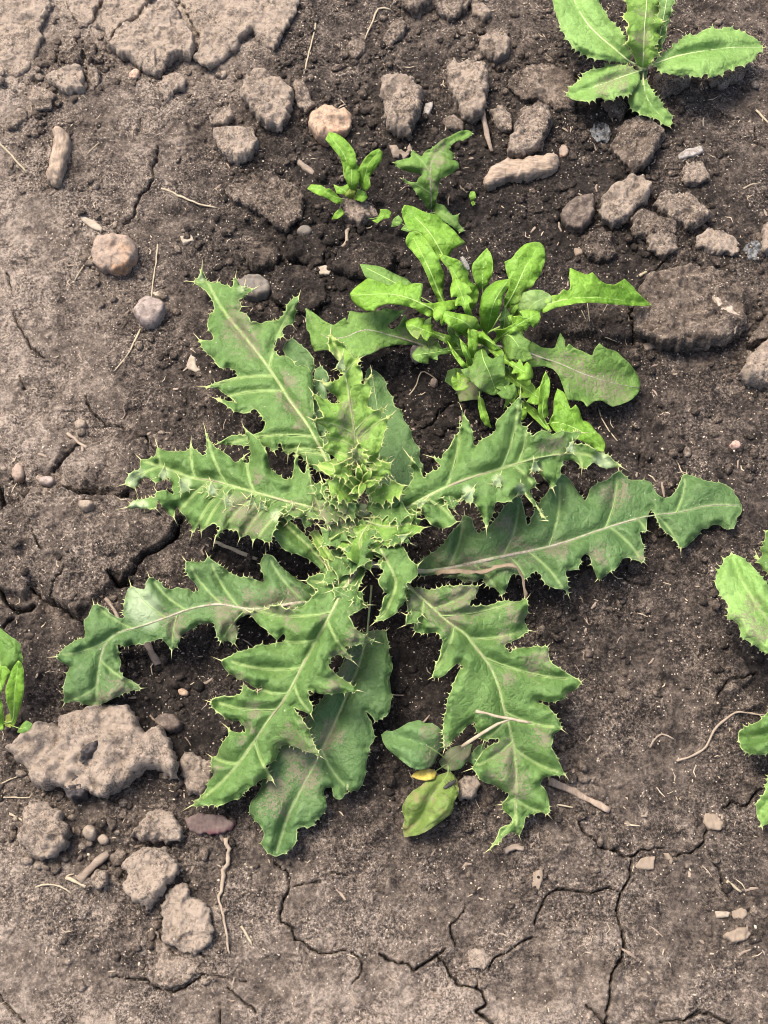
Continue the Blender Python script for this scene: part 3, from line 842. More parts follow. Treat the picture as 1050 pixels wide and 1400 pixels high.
# soil dust lying on leaves: photo position, radius
DUST = [(378,1088,24),(372,1075,14),(415,1045,26),(402,1030,18),(440,1015,16),(425,1062,20),(455,1000,14),(395,1000,10),
 (325,440,22),(338,455,24),(350,470,18),(318,425,14),(395,520,14),(405,560,16),(412,575,12),(385,545,10),
 (250,866,16),(240,850,16),(310,845,22),(318,862,18),(340,828,16),(370,825,18),(395,823,18),(180,950,22),(165,940,18),(150,962,20),
 (330,705,26),(345,715,24),(320,695,16),(445,705,22),(470,712,16),(400,690,10),(352,655,10),
 (605,835,22),(620,845,18),(650,820,24),(630,815,22),(700,840,14),(690,875,14),(585,820,20),(575,812,18),
 (697,1030,18),(700,1050,18),(703,1065,14),(740,1015,14),(680,1065,10),(690,925,12),(735,910,14),(745,900,10),(710,1085,16),
 (690,765,18),(650,770,16),(720,755,14),(760,748,14),(610,778,18),(850,670,14),(840,680,16),(690,710,14),(700,735,14),(875,762,14),(820,755,12),
 (752,612,14),(760,608,10),(480,560,10),(486,590,14),(470,575,12),(488,615,12),
 (800,515,22),(820,525,24),(845,535,22),(780,505,18),(835,540,16),(860,545,14),(760,497,12),(740,487,8),
 (640,520,20),(650,530,16),(630,540,12),(660,522,14),(590,470,12),(560,462,10),(520,485,10),(575,470,10),
 (470,900,14),(480,920,14),(460,935,14),(440,845,8),(495,850,18),(505,860,16),(480,865,14),(490,895,12),
 (590,1040,14),(600,1020,12),(585,1000,10),(620,1035,18),(630,1030,16),(612,1045,14),(598,1030,12),
 (835,112,14),(850,105,16),(820,122,14),(860,98,12),(880,50,14),(880,75,12),(885,20,10),(860,120,8),
 (1030,830,14),(1040,860,16),(1020,850,12),(600,215,14),(588,250,10),(605,200,12),(590,235,8),
 (385,1015,8),(345,1000,8),(330,1020,8),(420,985,10),(300,1045,10),(395,840,8),(400,855,12),(330,935,10),(345,975,14)]
DUST = np.array(DUST, float)
PALE = [(185,655,16,1),(180,690,10,1.2),(195,690,8,1),(255,660,8,.8),(290,668,8,.8),(312,682,8,.8),(225,648,8,.7),(195,830,26,.8),(190,810,18,.7),(205,850,14,.5),
 (825,632,16,.9),(780,612,8,.8),(735,640,8,.8),(640,672,9,.8),(680,655,8,.7),(712,668,8,.7),(378,705,9,.9),(276,375,10,.8),
 (460,485,8,.7),(445,527,8,.7),(330,395,6,.6),(720,408,18,.5),(745,410,14,.5),(645,440,14,.35)]
PALE = np.array(PALE, float)

def strip_pts(P, step):
    out = [P[0]]
    for a, b in zip(P[:-1], P[1:]):
        n = max(1, int(np.ceil(np.linalg.norm(b[:2] - a[:2]) / step)))
        for k in range(1, n + 1): out.append(a + (b - a) * k / n)
    return np.array(out)

_lseed = [500]
def leaf(plant, outline, mid, mat, under, fold=0.10, ruffle=2.4, bulge=4.2, spines=True, rib=1.5, ribmat=None, veins=True,
         droop=0.0, tip_len=5.0, rib_end=0.25, soft=False, dustk=1.0, label=None, g=3.0, clamp=True, teeth=1.0, bulk=0.0, lobe=1.0):
    """One leaf blade as a part of its plant. outline: photo positions round the margin; mid: the midrib from base to tip with its height in mm."""
    _lseed[0] += 1; sd = _lseed[0]
    org = np.array(plant.location)
    O = np.array(outline, float)
    Mx = catmull(np.array(mid, float), max(14, len(mid) * 5))
    fl = lambda p: np.stack([p[..., 0], -p[..., 1]], -1)
    if area2(fl(O)) < 0: O = O[::-1]
    # which margin corners are lobe tips
    a = O - np.roll(O, 1, 0); b = np.roll(O, -1, 0) - O
    ang = np.arctan2(-(a[:, 0] * b[:, 1] - a[:, 1] * b[:, 0]), (a * b).sum(1))     # left turn positive in upright axes
    tips = (ang > math.radians(62 if spines else 48)) & (np.linalg.norm(a, axis=1) > 4) & (np.linalg.norm(b, axis=1) > 4)
    P = []; isTip = []
    n = len(O)
    for i in range(n):
        if tips[i] and not soft:
            P.append(O[i]); isTip.append(True)
        else:
            P.append(O[i] * 0.82 + O[i - 1] * 0.18); isTip.append(False)
            P.append(O[i] * 0.82 + O[(i + 1) % n] * 0.18); isTip.append(False)
    P = np.array(P); isTip = np.array(isTip)
    # finer margin with slight scallops
    B = []; bt = []; SGN = -1.0
    rr = np.random.RandomState(sd)
    for i in range(len(P)):
        p, q = P[i], P[(i + 1) % len(P)]
        L = np.linalg.norm(q - p); k = max(1, int(round(L / 2.6)))
        nr = np.array([(q - p)[1], -(q - p)[0]]) / max(L, 1e-6)
        for j in range(k):
            t = j / k
            off = 0 if j == 0 else (rr.uniform(-0.6, 0.5) * teeth)
            small = spines and j and rr.uniform() < 0.34
            if small: off = -rr.uniform(1.0, 2.6) * teeth * min(1, tip_len / 4 + 0.3)
            B.append(p + (q - p) * t + nr * -off * SGN); bt.append(1 if (isTip[i] and j == 0) else (2 if small else 0))
    B = np.array(B); bt = np.array(bt)
    A0, A1 = Mx[:-1, :2], Mx[1:, :2]
    # side veins run from the midrib to each lobe tip
    VN = []
    if veins:
        for t in O[tips] if tips.any() else []:
            D, tt = seg_dist(t[None], A0, A1)
            k = int(D[0].argmin()); dd = D[0, k]
            if dd < 14 or dd > 150: continue
            frac = (k + tt[0, k]) / len(A0)
            back = max(0.02, frac - 0.55 * dd / max(np.linalg.norm(np.diff(Mx[:, :2], axis=0), axis=1).sum(), 1))
            f = back * (len(Mx) - 1); i0 = int(f); s0 = Mx[i0, :2] + (Mx[min(i0 + 1, len(Mx) - 1), :2] - Mx[i0, :2]) * (f - i0)
            e = s0 + (t - s0) * 0.86
            c = (s0 + e) / 2 + (Mx[min(k + 1, len(Mx) - 1), :2] - s0) * 0.22
            u = np.linspace(0, 1, 8)[:, None]
            vp = (1 - u) ** 2 * s0 + 2 * u * (1 - u) * c + u * u * e
            if inside(vp[2:-1], B).all(): VN.append(vp)
    VA = [v[:-1] for v in VN]; VB = [v[1:] for v in VN]
    SA = np.vstack([A0] + VA); SB = np.vstack([A1] + VB)
    TW = [(v[0], v[-1], rr.uniform(-0.32, 0.32), rr.uniform(-4.5, 3.0)) for v in VN]
    def zf(Q):
        D, t = seg_dist(Q, A0, A1)
        k = D.argmin(1); r_ = np.arange(len(Q))
        # blend heights of nearby midrib stations so that the blade has no creases
        wgt = 1.0 / (D + 3.0) ** 4
        zz = Mx[:-1, 2][None] * (1 - t) + Mx[1:, 2][None] * t
        z = (zz * wgt).sum(1) / wgt.sum(1)
        d = D[r_, k] * MMPX
        vd = seg_dist(Q, SA, SB)[0].min(1) * MMPX
        ed = seg_dist(Q, B, np.roll(B, -1, 0))[0].min(1) * MMPX
        z = z + fold * d - droop * d * d * 0.01
        z = z + bulge * (1 - np.exp(-(vd / 4.0) ** 2)) * np.clip(ed / 4.0, 0.25, 1)
        z = z + bulk * np.clip(ed / 8.0, 0, 1)
        for s0, e0, tl_, cu in TW:          # every lobe is twisted and curled its own way
            ax = (e0 - s0); Lx = max(np.linalg.norm(ax), 1e-6); ax = ax / Lx
            r0 = Q - s0
            u = np.clip((r0 * ax).sum(1) / Lx, 0, 1.3)
            sdist = (r0[:, 0] * ax[1] - r0[:, 1] * ax[0]) * MMPX
            dk = seg_dist(Q, s0[None], e0[None])[0][:, 0] * MMPX
            wk = np.exp(-(dk / 9.0) ** 2) * u
            z = z + wk * lobe * (tl_ * sdist + cu * u * u)
        w = np.exp(-ed / 5.0)
        z = z + ruffle * w * 2.2 * fbm(Q[:, 0] / 15.0, Q[:, 1] / 15.0, 2, sd) + 2.2 * ruffle * fbm(Q[:, 0] / 48.0, Q[:, 1] / 48.0, 2, sd + 3) * np.clip(d / 6.0, 0, 1)
        return z, d, vd, ed
    def place(Q, z):
        W = at(Q[:, 0], Q[:, 1], z * 0.001)
        if clamp:
            lo = gh(W[:, 0], W[:, 1]) + 0.0014
            W = at(Q[:, 0], Q[:, 1], np.maximum(z * 0.001, lo))
        return W
    I, _ = hexgrid(fl(B), g, sd, 1.5)
    V2, F = triangulate(fl(B), I)
    Q = np.stack([V2[:, 0], -V2[:, 1]], -1)
    z, d, vd, ed = zf(Q)
    W = place(Q, z)
    du = np.zeros(len(Q))
    wx = Q[:, 0] + 16 * fbm(Q[:, 0] / 18, Q[:, 1] / 18, 3, 901); wy = Q[:, 1] + 16 * fbm(Q[:, 0] / 18, Q[:, 1] / 18, 3, 951)
    for x, y, r_ in DUST:
        du = np.maximum(du, 0.62 * np.clip(1.45 - np.hypot(wx - x, wy - y) / r_, 0, 1))
    pl = np.zeros(len(Q))
    for x, y, r_, k in PALE:
        pl = np.maximum(pl, k * smooth01(1.5 - 1.2 * np.hypot(Q[:, 0] - x, Q[:, 1] - y) / r_))
    ed = np.where(ed < 0.02, 0, ed)
    ob = mesh_obj('leaf', W, F, [mat, under], plant, {'edge': ed, 'vein': vd if veins else vd * 0 + 9, 'dust': du * dustk, 'pale': np.clip(pl, 0, 0.9)}, origin=org)
    if label: ob['label'] = label
    md = ob.modifiers.new('thickness', 'SOLIDIFY'); md.thickness = 0.00045; md.offset = -1; md.material_offset = 1
    # midrib
    R = strip_pts(Mx[:, :2], 5.0)
    R = R[inside(R, B) | (np.arange(len(R)) < 2)]
    if rib and len(R) > 3:
        zr = zf(R)[0]
        rad = (rib_end * 0.7 + (rib * 0.66 - rib_end * 0.7) * np.linspace(1, 0, len(R)) ** 1.25) * 0.001
        pr = place(R, zr) - np.array([0, 0, 1.0]) * (rad * 0.25)[:, None]
        tv, tf = tube(pr, rad, 6, 0.7)
        mesh_obj('midrib', tv, tf, ribmat or M_RIB, ob, origin=org)
    if VN:
        tv, tf = [], []
        for vp in VN:
            vv = place(vp, zf(vp)[0]) + np.array([0, 0, 0.0001])
            a_, f_ = tube(vv, np.linspace(0.42, 0.16, len(vp)) * 0.001, 4, 0.7, False)
            k = len(tv); tv += a_; tf += [tuple(i + k for i in q) for q in f_]
        tag(mesh_obj('side_veins', tv, tf, M_VEIN, ob, origin=org), kind='stuff')
    if spines:
        tv, tf = [], []
        nb = len(B)
        zb = zf(B)[0]; Wb = place(B, zb)
        tan = np.roll(B, -1, 0) - np.roll(B, 1, 0)
        nr = np.stack([-tan[:, 1], tan[:, 0]], -1)          # outward in photo axes for this winding
        nr /= np.maximum(np.linalg.norm(nr, axis=1, keepdims=True), 1e-6)
        if inside(B[:1] + nr[:1] * 1.5, B)[0] and inside(B[nb // 2:nb // 2 + 1] + nr[nb // 2:nb // 2 + 1] * 1.5, B)[0]: nr = -nr
        acc = 0
        for i in range(nb):
            acc += np.linalg.norm(B[i] - B[i - 1]) * MMPX
            if bt[i] == 1: L = tip_len * rr.uniform(0.8, 1.5); w = 0.40
            elif bt[i] == 2: L = rr.uniform(0.6, 2.6) * min(1, tip_len / 4.0); w = 0.25
            else: continue
            acc = 0
            base = Wb[i]
            dirp = nr[i]
            tipq = B[i] + dirp * L / MMPX
            tw = at(tipq[0], tipq[1], base[2] + L * 0.001 * rr.uniform(-0.1, 0.5))
            dv = tw - base; dl = np.linalg.norm(dv)
            s = np.cross(dv, [0, 0, 1]); s /= max(np.linalg.norm(s), 1e-9); u = np.cross(s, dv / max(dl, 1e-9))
            b0 = base - dv * 0.12
            k = len(tv)
            for a_ in (0, 2.094, 4.189):
                tv.append(b0 + (s * math.cos(a_) + u * math.sin(a_)) * w * 0.001)
            tv.append(tw)
            tf += [(k, k + 1, k + 3), (k + 1, k + 2, k + 3), (k + 2, k, k + 3)]
        if tv:
            tag(mesh_obj('spines', tv, tf, M_SPINE, ob, origin=org), kind='stuff')
    return ob

def plant(name, label, cat, px, py, z_mm, group=None):
    p = at(px, py, z_mm * 0.001)
    return thing(name, label, cat, (p[0], p[1], float(gh(p[0], p[1]))), group)

def stem_part(pl, px, py, z_mm, r0, r1, mat, name='stem'):
    t = at(px, py, z_mm * 0.001); b = np.array(pl.location)
    pts = [b + (t - b) * k / 6 + np.array([0.0006 * math.sin(k * 2.1), 0.0006 * math.cos(k * 1.7), -0.004 * (k == 0)]) for k in range(7)]
    v, f = tube(pts, np.linspace(r0, r1, 7) * 0.001, 10)
    return mesh_obj(name, v, f, mat, pl, origin=b)
# ------------------------------------------------------------------ the big spiny thistle
TH = plant('thistle_plant', 'large spiny thistle rosette with deeply lobed leaves spread on the soil in the middle', 'thistle', 497, 700, 60)
stem_part(TH, 497, 696, 56, 8, 4, simple_material('thistle_stem', (0.20,0.27,0.10), (0.32,0.36,0.18), 0.6, 160, spots=(0.24,0.2,0.15)))
# lower, older leaves first
leaf(TH, [(498,540),(500,507),(508,503),(520,512),(527,520),(529,532),(537,543),(538,555),(549,560),(551,573),(563,590),(564,600),(574,614),(573,628),(580,640),(575,660),(555,680),(530,692),(508,694),(498,660),(494,600)],
 [(505,700,42),(512,660,40),(520,610,34),(516,560,26),(508,508,18)], M_THD, M_THU, rib=0.8, tip_len=1.5, bulge=0.8, veins=False)
leaf(TH, [(572,774),(575,765),(590,757),(605,746),(615,730),(627,718),(635,704),(645,708),(648,722),(655,730),(663,725),(680,707),(690,692),(702,680),(712,680),(717,700),(720,718),(725,716),(729,703),(736,690),(750,670),(760,655),(767,648),(778,653),(785,665),(792,675),(799,685),(803,680),(806,668),(818,660),(832,655),(846,643),(852,648),(860,656),(875,656),(890,658),(894,668),(899,676),(907,681),(917,679),(925,670),(930,657),(938,648),(950,652),(962,656),(978,660),(987,660),(1000,667),(1004,675),(1010,682),(1015,692),(1013,703),(1007,708),(1006,718),(998,724),(990,723),(984,718),(975,717),(968,723),(958,724),(954,733),(945,741),(938,748),(931,750),(927,743),(917,732),(907,724),(900,713),(895,702),(890,696),(886,705),(884,716),(884,725),(874,727),(878,740),(880,755),(880,768),(870,766),(860,762),(852,763),(848,770),(843,777),(835,780),(825,790),(817,792),(812,780),(806,760),(800,757),(795,762),(790,778),(780,780),(773,780),(776,795),(777,813),(772,806),(760,805),(745,798),(740,786),(733,780),(726,784),(720,791),(710,786),(702,784),(697,790),(694,802),(686,815),(678,805),(665,800),(660,790),(650,796),(635,796),(625,790),(612,791),(603,783),(590,786),(575,788)],
 [(500,770,30),(572,781,34),(610,777,36),(650,769,37),(690,760,36),(730,752,33),(770,742,30),(810,728,27),(850,715,24),(890,705,20),(930,700,16),(970,691,12),(1010,691,8)], M_THD, M_THU, ribmat=M_RIBD, rib=2.6, rib_end=0.3, ruffle=2.4, fold=0.06, tip_len=4)
leaf(TH, [(440,812),(420,800),(408,793),(398,786),(388,777),(380,770),(373,760),(363,757),(357,764),(356,775),(360,785),(361,796),(350,793),(340,790),(328,789),(315,784),(305,776),(293,768),(284,761),(279,768),(270,769),(254,767),(253,777),(259,790),(267,798),(272,808),(264,810),(258,804),(250,805),(243,802),(235,806),(225,804),(216,794),(204,789),(199,797),(198,806),(190,805),(179,801),(173,808),(171,820),(169,830),(170,845),(162,845),(150,838),(140,829),(128,826),(124,833),(121,842),(114,848),(116,860),(116,873),(102,876),(90,884),(77,898),(82,905),(95,910),(92,920),(87,938),(88,962),(105,958),(118,964),(130,965),(145,960),(155,955),(175,945),(193,941),(180,930),(168,925),(163,918),(166,905),(162,893),(160,880),(170,884),(185,881),(205,877),(221,872),(226,878),(235,890),(245,880),(247,870),(258,862),(275,852),(293,851),(295,865),(302,877),(312,876),(321,880),(325,865),(322,852),(328,845),(338,840),(380,840),(410,837),(440,830)],
 [(490,800,34),(440,820,40),(400,825,42),(360,832,40),(334,832,37),(300,826,34),(262,832,33),(225,845,33),(190,857,32),(160,866,29),(142,885,27),(134,925,25),(131,962,22)], M_THD, M_THU, ribmat=M_RIBD, rib=2.0, ruffle=3.2, tip_len=4.5, fold=0.08)
leaf(TH, [(490,866),(510,862),(528,862),(530,878),(532,893),(538,911),(532,928),(535,945),(535,960),(532,977),(513,986),(508,978),(500,972),(503,980),(508,987),(511,1000),(512,1012),(505,1020),(503,1033),(501,1045),(500,1060),(495,1073),(490,1081),(477,1082),(475,1070),(473,1084),(468,1092),(460,1093),(455,1088),(454,1076),(445,1077),(442,1085),(446,1095),(447,1105),(440,1115),(432,1122),(425,1131),(415,1130),(405,1133),(406,1145),(403,1155),(395,1163),(385,1168),(377,1171),(370,1168),(363,1163),(356,1153),(362,1140),(355,1128),(345,1118),(340,1105),(343,1095),(350,1088),(356,1078),(362,1055),(395,1005),(435,965),(470,905),(480,870)],
 [(508,800,20),(505,850,24),(492,905,25),(472,955,23),(448,1010,20),(420,1065,16),(395,1112,11),(378,1165,5)], M_THD, M_THU, rib=1.0, ruffle=2.2, tip_len=2.5, fold=0.05)
leaf(TH, [(276,367),(281,384),(292,386),(305,389),(317,394),(322,379),(327,388),(334,395),(349,394),(337,402),(331,408),(325,410),(331,419),(326,426),(333,427),(341,434),(342,441),(350,439),(357,443),(366,438),(378,440),(390,428),(395,412),(409,403),(405,417),(404,432),(400,444),(392,444),(385,451),(387,460),(379,462),(374,470),(374,478),(381,487),(390,486),(400,492),(405,501),(413,498),(422,502),(427,512),(428,540),(430,580),(440,603),(450,622),(456,640),(450,648),(440,646),(430,641),(415,627),(403,616),(394,622),(388,617),(383,603),(375,618),(366,610),(352,612),(340,609),(318,608),(297,607),(308,600),(318,594),(338,596),(352,592),(360,588),(363,577),(357,567),(348,558),(335,566),(320,562),(308,553),(295,545),(312,548),(325,552),(318,545),(305,538),(298,531),(280,529),(300,522),(312,518),(325,515),(322,506),(312,502),(301,503),(297,499),(291,489),(278,478),(272,464),(288,466),(292,463),(290,457),(283,447),(284,435),(294,425),(291,410),(281,397),(270,390),(264,385),(271,380)],
 [(490,700,48),(468,665,52),(452,640,54),(438,612,53),(420,580,50),(398,550,45),(375,514,39),(352,482,33),(330,455,28),(305,424,22),(290,398,17),(277,370,13)], M_TH, M_THU, rib=2.2, ruffle=3.2, fold=0.07)
# rolled margin leaves round the upper part
leaf(TH, [(430,505),(438,500),(447,508),(450,520),(446,535),(448,560),(452,590),(458,615),(450,618),(438,600),(430,575),(428,540)],
 [(462,630,46),(446,590,44),(438,545,38),(438,505,32)], M_THD, M_THU, rib=0, veins=False, tip_len=2.0)
leaf(TH, [(390,468),(400,462),(412,472),(422,480),(428,490),(430,505),(420,512),(405,505),(393,490),(386,478)],
 [(440,520,30),(415,492,28),(393,466,24)], M_THD, M_THU, rib=0, veins=False, tip_len=1.5)
leaf(TH, [(192,628),(200,628),(212,624),(215,610),(222,615),(240,618),(258,616),(261,604),(264,614),(272,618),(277,623),(283,620),(281,589),(287,602),(294,612),(305,618),(314,624),(322,633),(336,622),(332,632),(340,634),(343,620),(340,600),(333,584),(341,591),(348,596),(357,606),(363,616),(367,628),(370,642),(379,648),(390,656),(400,654),(402,632),(407,612),(407,635),(412,645),(417,648),(420,632),(424,650),(432,664),(440,669),(450,672),(457,676),(462,690),(472,700),(478,708),(465,713),(450,711),(430,708),(408,707),(396,704),(388,702),(380,708),(376,722),(368,742),(358,738),(350,735),(346,742),(340,730),(328,736),(325,725),(308,722),(294,737),(302,721),(292,714),(283,720),(275,727),(273,716),(263,728),(262,718),(256,710),(247,700),(240,690),(238,708),(230,703),(222,692),(215,683),(213,695),(200,695),(173,694),(182,685),(200,682),(212,680),(214,672),(228,670),(238,677),(235,662),(231,652),(225,655),(217,659),(209,658),(203,653),(195,653),(185,668),(170,662),(172,655),(180,645),(191,642)],
 [(492,712,52),(478,708,56),(455,702,62),(420,692,65),(395,686,64),(370,679,60),(345,672,55),(320,665,49),(290,657,43),(262,653,37),(230,641,31),(197,631,25)], M_TH, M_THU, rib=2.2, ruffle=4.6, fold=0.07, tip_len=5.5)
leaf(TH, [(372,700),(378,702),(388,708),(400,716),(410,724),(420,735),(432,748),(445,765),(456,782),(448,790),(436,776),(425,766),(405,757),(395,755),(385,749),(378,738),(372,728),(370,715)],
 [(480,795,44),(452,778,50),(420,745,55),(395,722,54),(375,704,50)], M_TH, M_THU, rib=1.8, fold=0.25, ruffle=3.0, tip_len=3)
leaf(TH, [(424,728),(430,724),(438,730),(448,748),(458,765),(466,782),(456,784),(444,766),(432,748)],
 [(480,790,46),(455,768,52),(440,745,55),(427,728,55)], M_THY, M_THU, rib=1.6, ribmat=M_RIBG, fold=0.3, ruffle=1, tip_len=3)
leaf(TH, [(555,812),(562,803),(575,804),(590,807),(605,802),(620,801),(640,800),(655,801),(652,812),(643,822),(643,830),(652,829),(666,828),(675,825),(690,821),(705,823),(720,819),(722,833),(720,842),(716,848),(723,862),(715,868),(702,876),(692,880),(690,884),(697,893),(705,886),(720,885),(735,884),(748,884),(750,893),(752,905),(765,914),(780,923),(794,932),(789,942),(775,947),(771,957),(750,960),(735,957),(737,961),(745,963),(755,972),(763,984),(768,997),(757,1003),(756,1015),(753,1021),(760,1033),(767,1047),(773,1060),(760,1060),(745,1062),(738,1072),(745,1078),(750,1090),(751,1103),(749,1113),(737,1111),(725,1113),(718,1117),(717,1128),(710,1143),(702,1137),(690,1142),(680,1153),(668,1162),(680,1145),(683,1133),(692,1128),(700,1127),(700,1118),(690,1110),(686,1100),(692,1093),(696,1085),(688,1081),(675,1073),(660,1069),(652,1058),(645,1051),(652,1040),(660,1027),(672,1018),(682,1015),(682,1009),(670,1010),(662,1012),(655,1004),(650,997),(649,986),(640,992),(620,1010),(608,1024),(607,1010),(606,990),(610,972),(612,955),(617,945),(622,930),(627,917),(634,912),(627,906),(618,912),(605,926),(591,926),(595,910),(602,897),(603,885),(606,876),(598,864),(585,866),(568,864),(566,850),(558,835),(556,822)],
 [(520,770,50),(558,802,57),(585,825,60),(610,848,58),(635,866,54),(651,886,50),(670,911,46),(682,940,42),(688,965,38),(698,1000,32),(705,1040,26),(706,1080,20),(705,1110,16),(708,1140,12)], M_TH, M_THU, rib=2.4, ruffle=3.0, fold=0.05, tip_len=5)
leaf(TH, [(490,772),(475,776),(460,782),(445,783),(428,787),(417,794),(424,800),(436,806),(428,815),(415,828),(400,834),(390,833),(383,826),(378,828),(362,833),(342,837),(347,846),(352,853),(364,861),(372,869),(378,876),(387,866),(391,870),(387,878),(375,879),(365,882),(354,881),(345,886),(333,889),(320,894),(302,903),(305,912),(313,921),(325,928),(335,931),(344,938),(352,942),(357,934),(358,943),(352,948),(342,942),(333,934),(330,948),(320,952),(312,953),(300,952),(288,960),(293,970),(303,977),(312,985),(326,985),(334,993),(336,1001),(327,1002),(318,1000),(311,995),(313,1005),(305,1014),(299,1024),(297,1033),(289,1035),(289,1048),(292,1060),(285,1068),(282,1080),(272,1092),(261,1102),(268,1103),(285,1100),(303,1101),(315,1095),(330,1091),(332,1084),(345,1075),(353,1069),(362,1064),(374,1069),(368,1055),(362,1047),(373,1042),(380,1033),(379,1023),(388,1018),(402,1020),(420,1028),(438,1034),(430,1020),(424,1005),(418,990),(405,975),(401,966),(412,972),(425,977),(428,970),(422,956),(421,942),(440,950),(470,947),(490,944),(478,934),(460,923),(448,910),(453,899),(463,894),(484,905),(474,893),(470,884),(485,882),(513,877),(504,871),(495,866),(486,860),(480,848),(476,842),(488,836),(503,827),(495,820),(488,815),(490,800),(496,790),(500,778)],
 [(500,745,56),(488,780,62),(470,806,66),(452,840,66),(435,870,63),(416,905,58),(401,935,53),(386,960,48),(367,985,42),(350,1010,36),(325,1045,28),(300,1072,20),(264,1101,12)], M_TH, M_THU, rib=2.2, ruffle=3.5, fold=0.05, tip_len=5)
leaf(TH, [(528,697),(545,676),(558,665),(567,650),(559,624),(568,633),(574,642),(580,655),(588,645),(597,643),(603,637),(591,625),(604,628),(605,620),(615,612),(620,600),(628,590),(632,580),(631,559),(636,570),(643,580),(646,590),(647,606),(650,610),(660,600),(672,594),(678,588),(677,578),(686,568),(695,558),(703,550),(711,541),(714,560),(712,575),(713,582),(721,583),(720,590),(728,597),(735,590),(745,588),(755,594),(763,590),(775,590),(795,592),(788,600),(782,609),(795,607),(810,612),(818,618),(830,622),(840,630),(849,638),(835,640),(822,639),(812,631),(805,637),(796,640),(790,633),(780,628),(770,630),(766,642),(767,650),(762,656),(756,668),(750,660),(740,650),(738,643),(735,637),(728,640),(725,650),(733,656),(732,666),(722,670),(735,691),(748,712),(736,696),(718,676),(708,672),(703,681),(690,687),(678,685),(675,700),(665,723),(660,705),(652,692),(645,685),(635,682),(628,686),(618,680),(608,684),(612,695),(620,707),(625,713),(615,720),(600,722),(590,718),(582,708),(576,698),(560,703),(545,711),(533,714)],
 [(515,722,58),(533,708,64),(560,692,70),(590,676,74),(620,662,75),(650,651,73),(680,642,69),(710,633,64),(740,625,58),(770,621,51),(800,621,43),(845,636,34)], M_TH, M_THU, rib=2.4, ruffle=4.3, fold=0.07, tip_len=5.5)
leaf(TH, [(510,752),(525,742),(550,745),(556,755),(560,765),(570,772),(572,785),(565,792),(555,797),(556,810),(553,825),(545,832),(540,840),(530,846),(520,848),(512,851),(519,840),(523,825),(525,815),(530,812),(523,805),(517,797),(520,788),(525,780),(520,772),(530,765),(520,758)],
 [(505,725,60),(528,765,72),(541,800,70),(524,842,62)], M_TH, M_THU, rib=0.9, ruffle=3.2, tip_len=3.5, fold=0.2)
leaf(TH, [(505,716),(485,720),(468,727),(455,735),(451,742),(455,748),(465,748),(471,756),(480,766),(490,772),(499,776),(507,781),(508,768),(512,755),(522,745),(530,725)],
 [(512,705,62),(492,740,72),(503,775,68)], M_THY, M_THU, rib=0.9, ruffle=3.5, tip_len=3.5, fold=0.2, bulge=2)
leaf(TH, [(510,708),(525,705),(540,706),(560,702),(577,697),(570,707),(560,716),(582,721),(568,730),(556,735),(545,742),(530,748),(515,738),(506,722)],
 [(500,712,64),(530,720,76),(572,712,72)], M_THY, M_THU, rib=1.0, ruffle=3.5, tip_len=4, fold=0.25, bulge=2)
leaf(TH, [(456,690),(446,684),(438,672),(440,662),(452,660),(466,668),(480,682),(490,697),(486,706),(470,702)],
 [(496,708,62),(475,692,72),(448,668,70)], M_TH, M_THU, rib=0.9, ruffle=2, tip_len=3, fold=0.25)
# the upright young leaf and the crowded heart
leaf(TH, [(452,454),(457,463),(468,470),(478,480),(483,490),(492,490),(488,498),(495,507),(496,515),(493,525),(500,525),(508,508),(505,522),(507,537),(503,547),(502,556),(512,562),(527,557),(521,567),(519,575),(537,566),(529,578),(525,592),(522,605),(519,618),(512,632),(500,642),(486,643),(470,636),(456,624),(440,612),(450,604),(444,596),(452,592),(444,584),(428,574),(444,571),(438,560),(433,549),(428,538),(442,545),(455,552),(466,551),(458,540),(447,532),(438,521),(452,523),(462,519),(470,512),(463,505),(466,497),(456,484),(450,479),(449,470)],
 [(492,665,68),(490,640,78),(487,612,88),(484,585,96),(480,560,102),(476,530,107),(468,500,110),(453,457,110)], M_THY, M_THU, rib=1.1, ruffle=4.1, fold=0.18, bulge=2.2, tip_len=4.5)
leaf(TH, [(433,636),(441,632),(450,630),(458,626),(468,636),(478,648),(488,656),(490,668),(480,669),(470,661),(460,656),(450,650),(442,645)],
 [(492,672,78),(470,650,86),(436,636,84)], M_THY, M_THU, rib=0.7, ruffle=3.5, tip_len=3, fold=0.3, bulge=2)
leaf(TH, [(533,625),(530,638),(526,648),(520,655),(515,668),(505,676),(499,668),(503,656),(507,646),(505,636),(515,628),(525,624)],
 [(500,675,80),(512,650,88),(531,627,88)], M_THY, M_THU, rib=0.7, ruffle=3.5, tip_len=3, fold=0.3, bulge=2)
for k, (x, y, a, L) in enumerate(((492,652,100,17),(500,655,60,16),(487,660,140,14),(496,664,250,15),(503,662,20,13),(490,668,210,12),(496,648,85,18))):
    c, s = math.cos(math.radians(a)), -math.sin(math.radians(a))
    q = lambda u, v: (x + c * u - s * v, y + s * u + c * v)
    leaf(TH, [q(-L*.4,-2.5),q(0,-5),(q(L*.5,-4)),q(L,0),q(L*.5,4),q(0,5),q(-L*.4,2.5)], [(*q(-L*.4,0),82),(*q(L*.3,0),92),(*q(L,0),96)], M_THY, M_THU, rib=0, veins=False, ruffle=1.4, fold=0.7, tip_len=2.2, g=2.0)
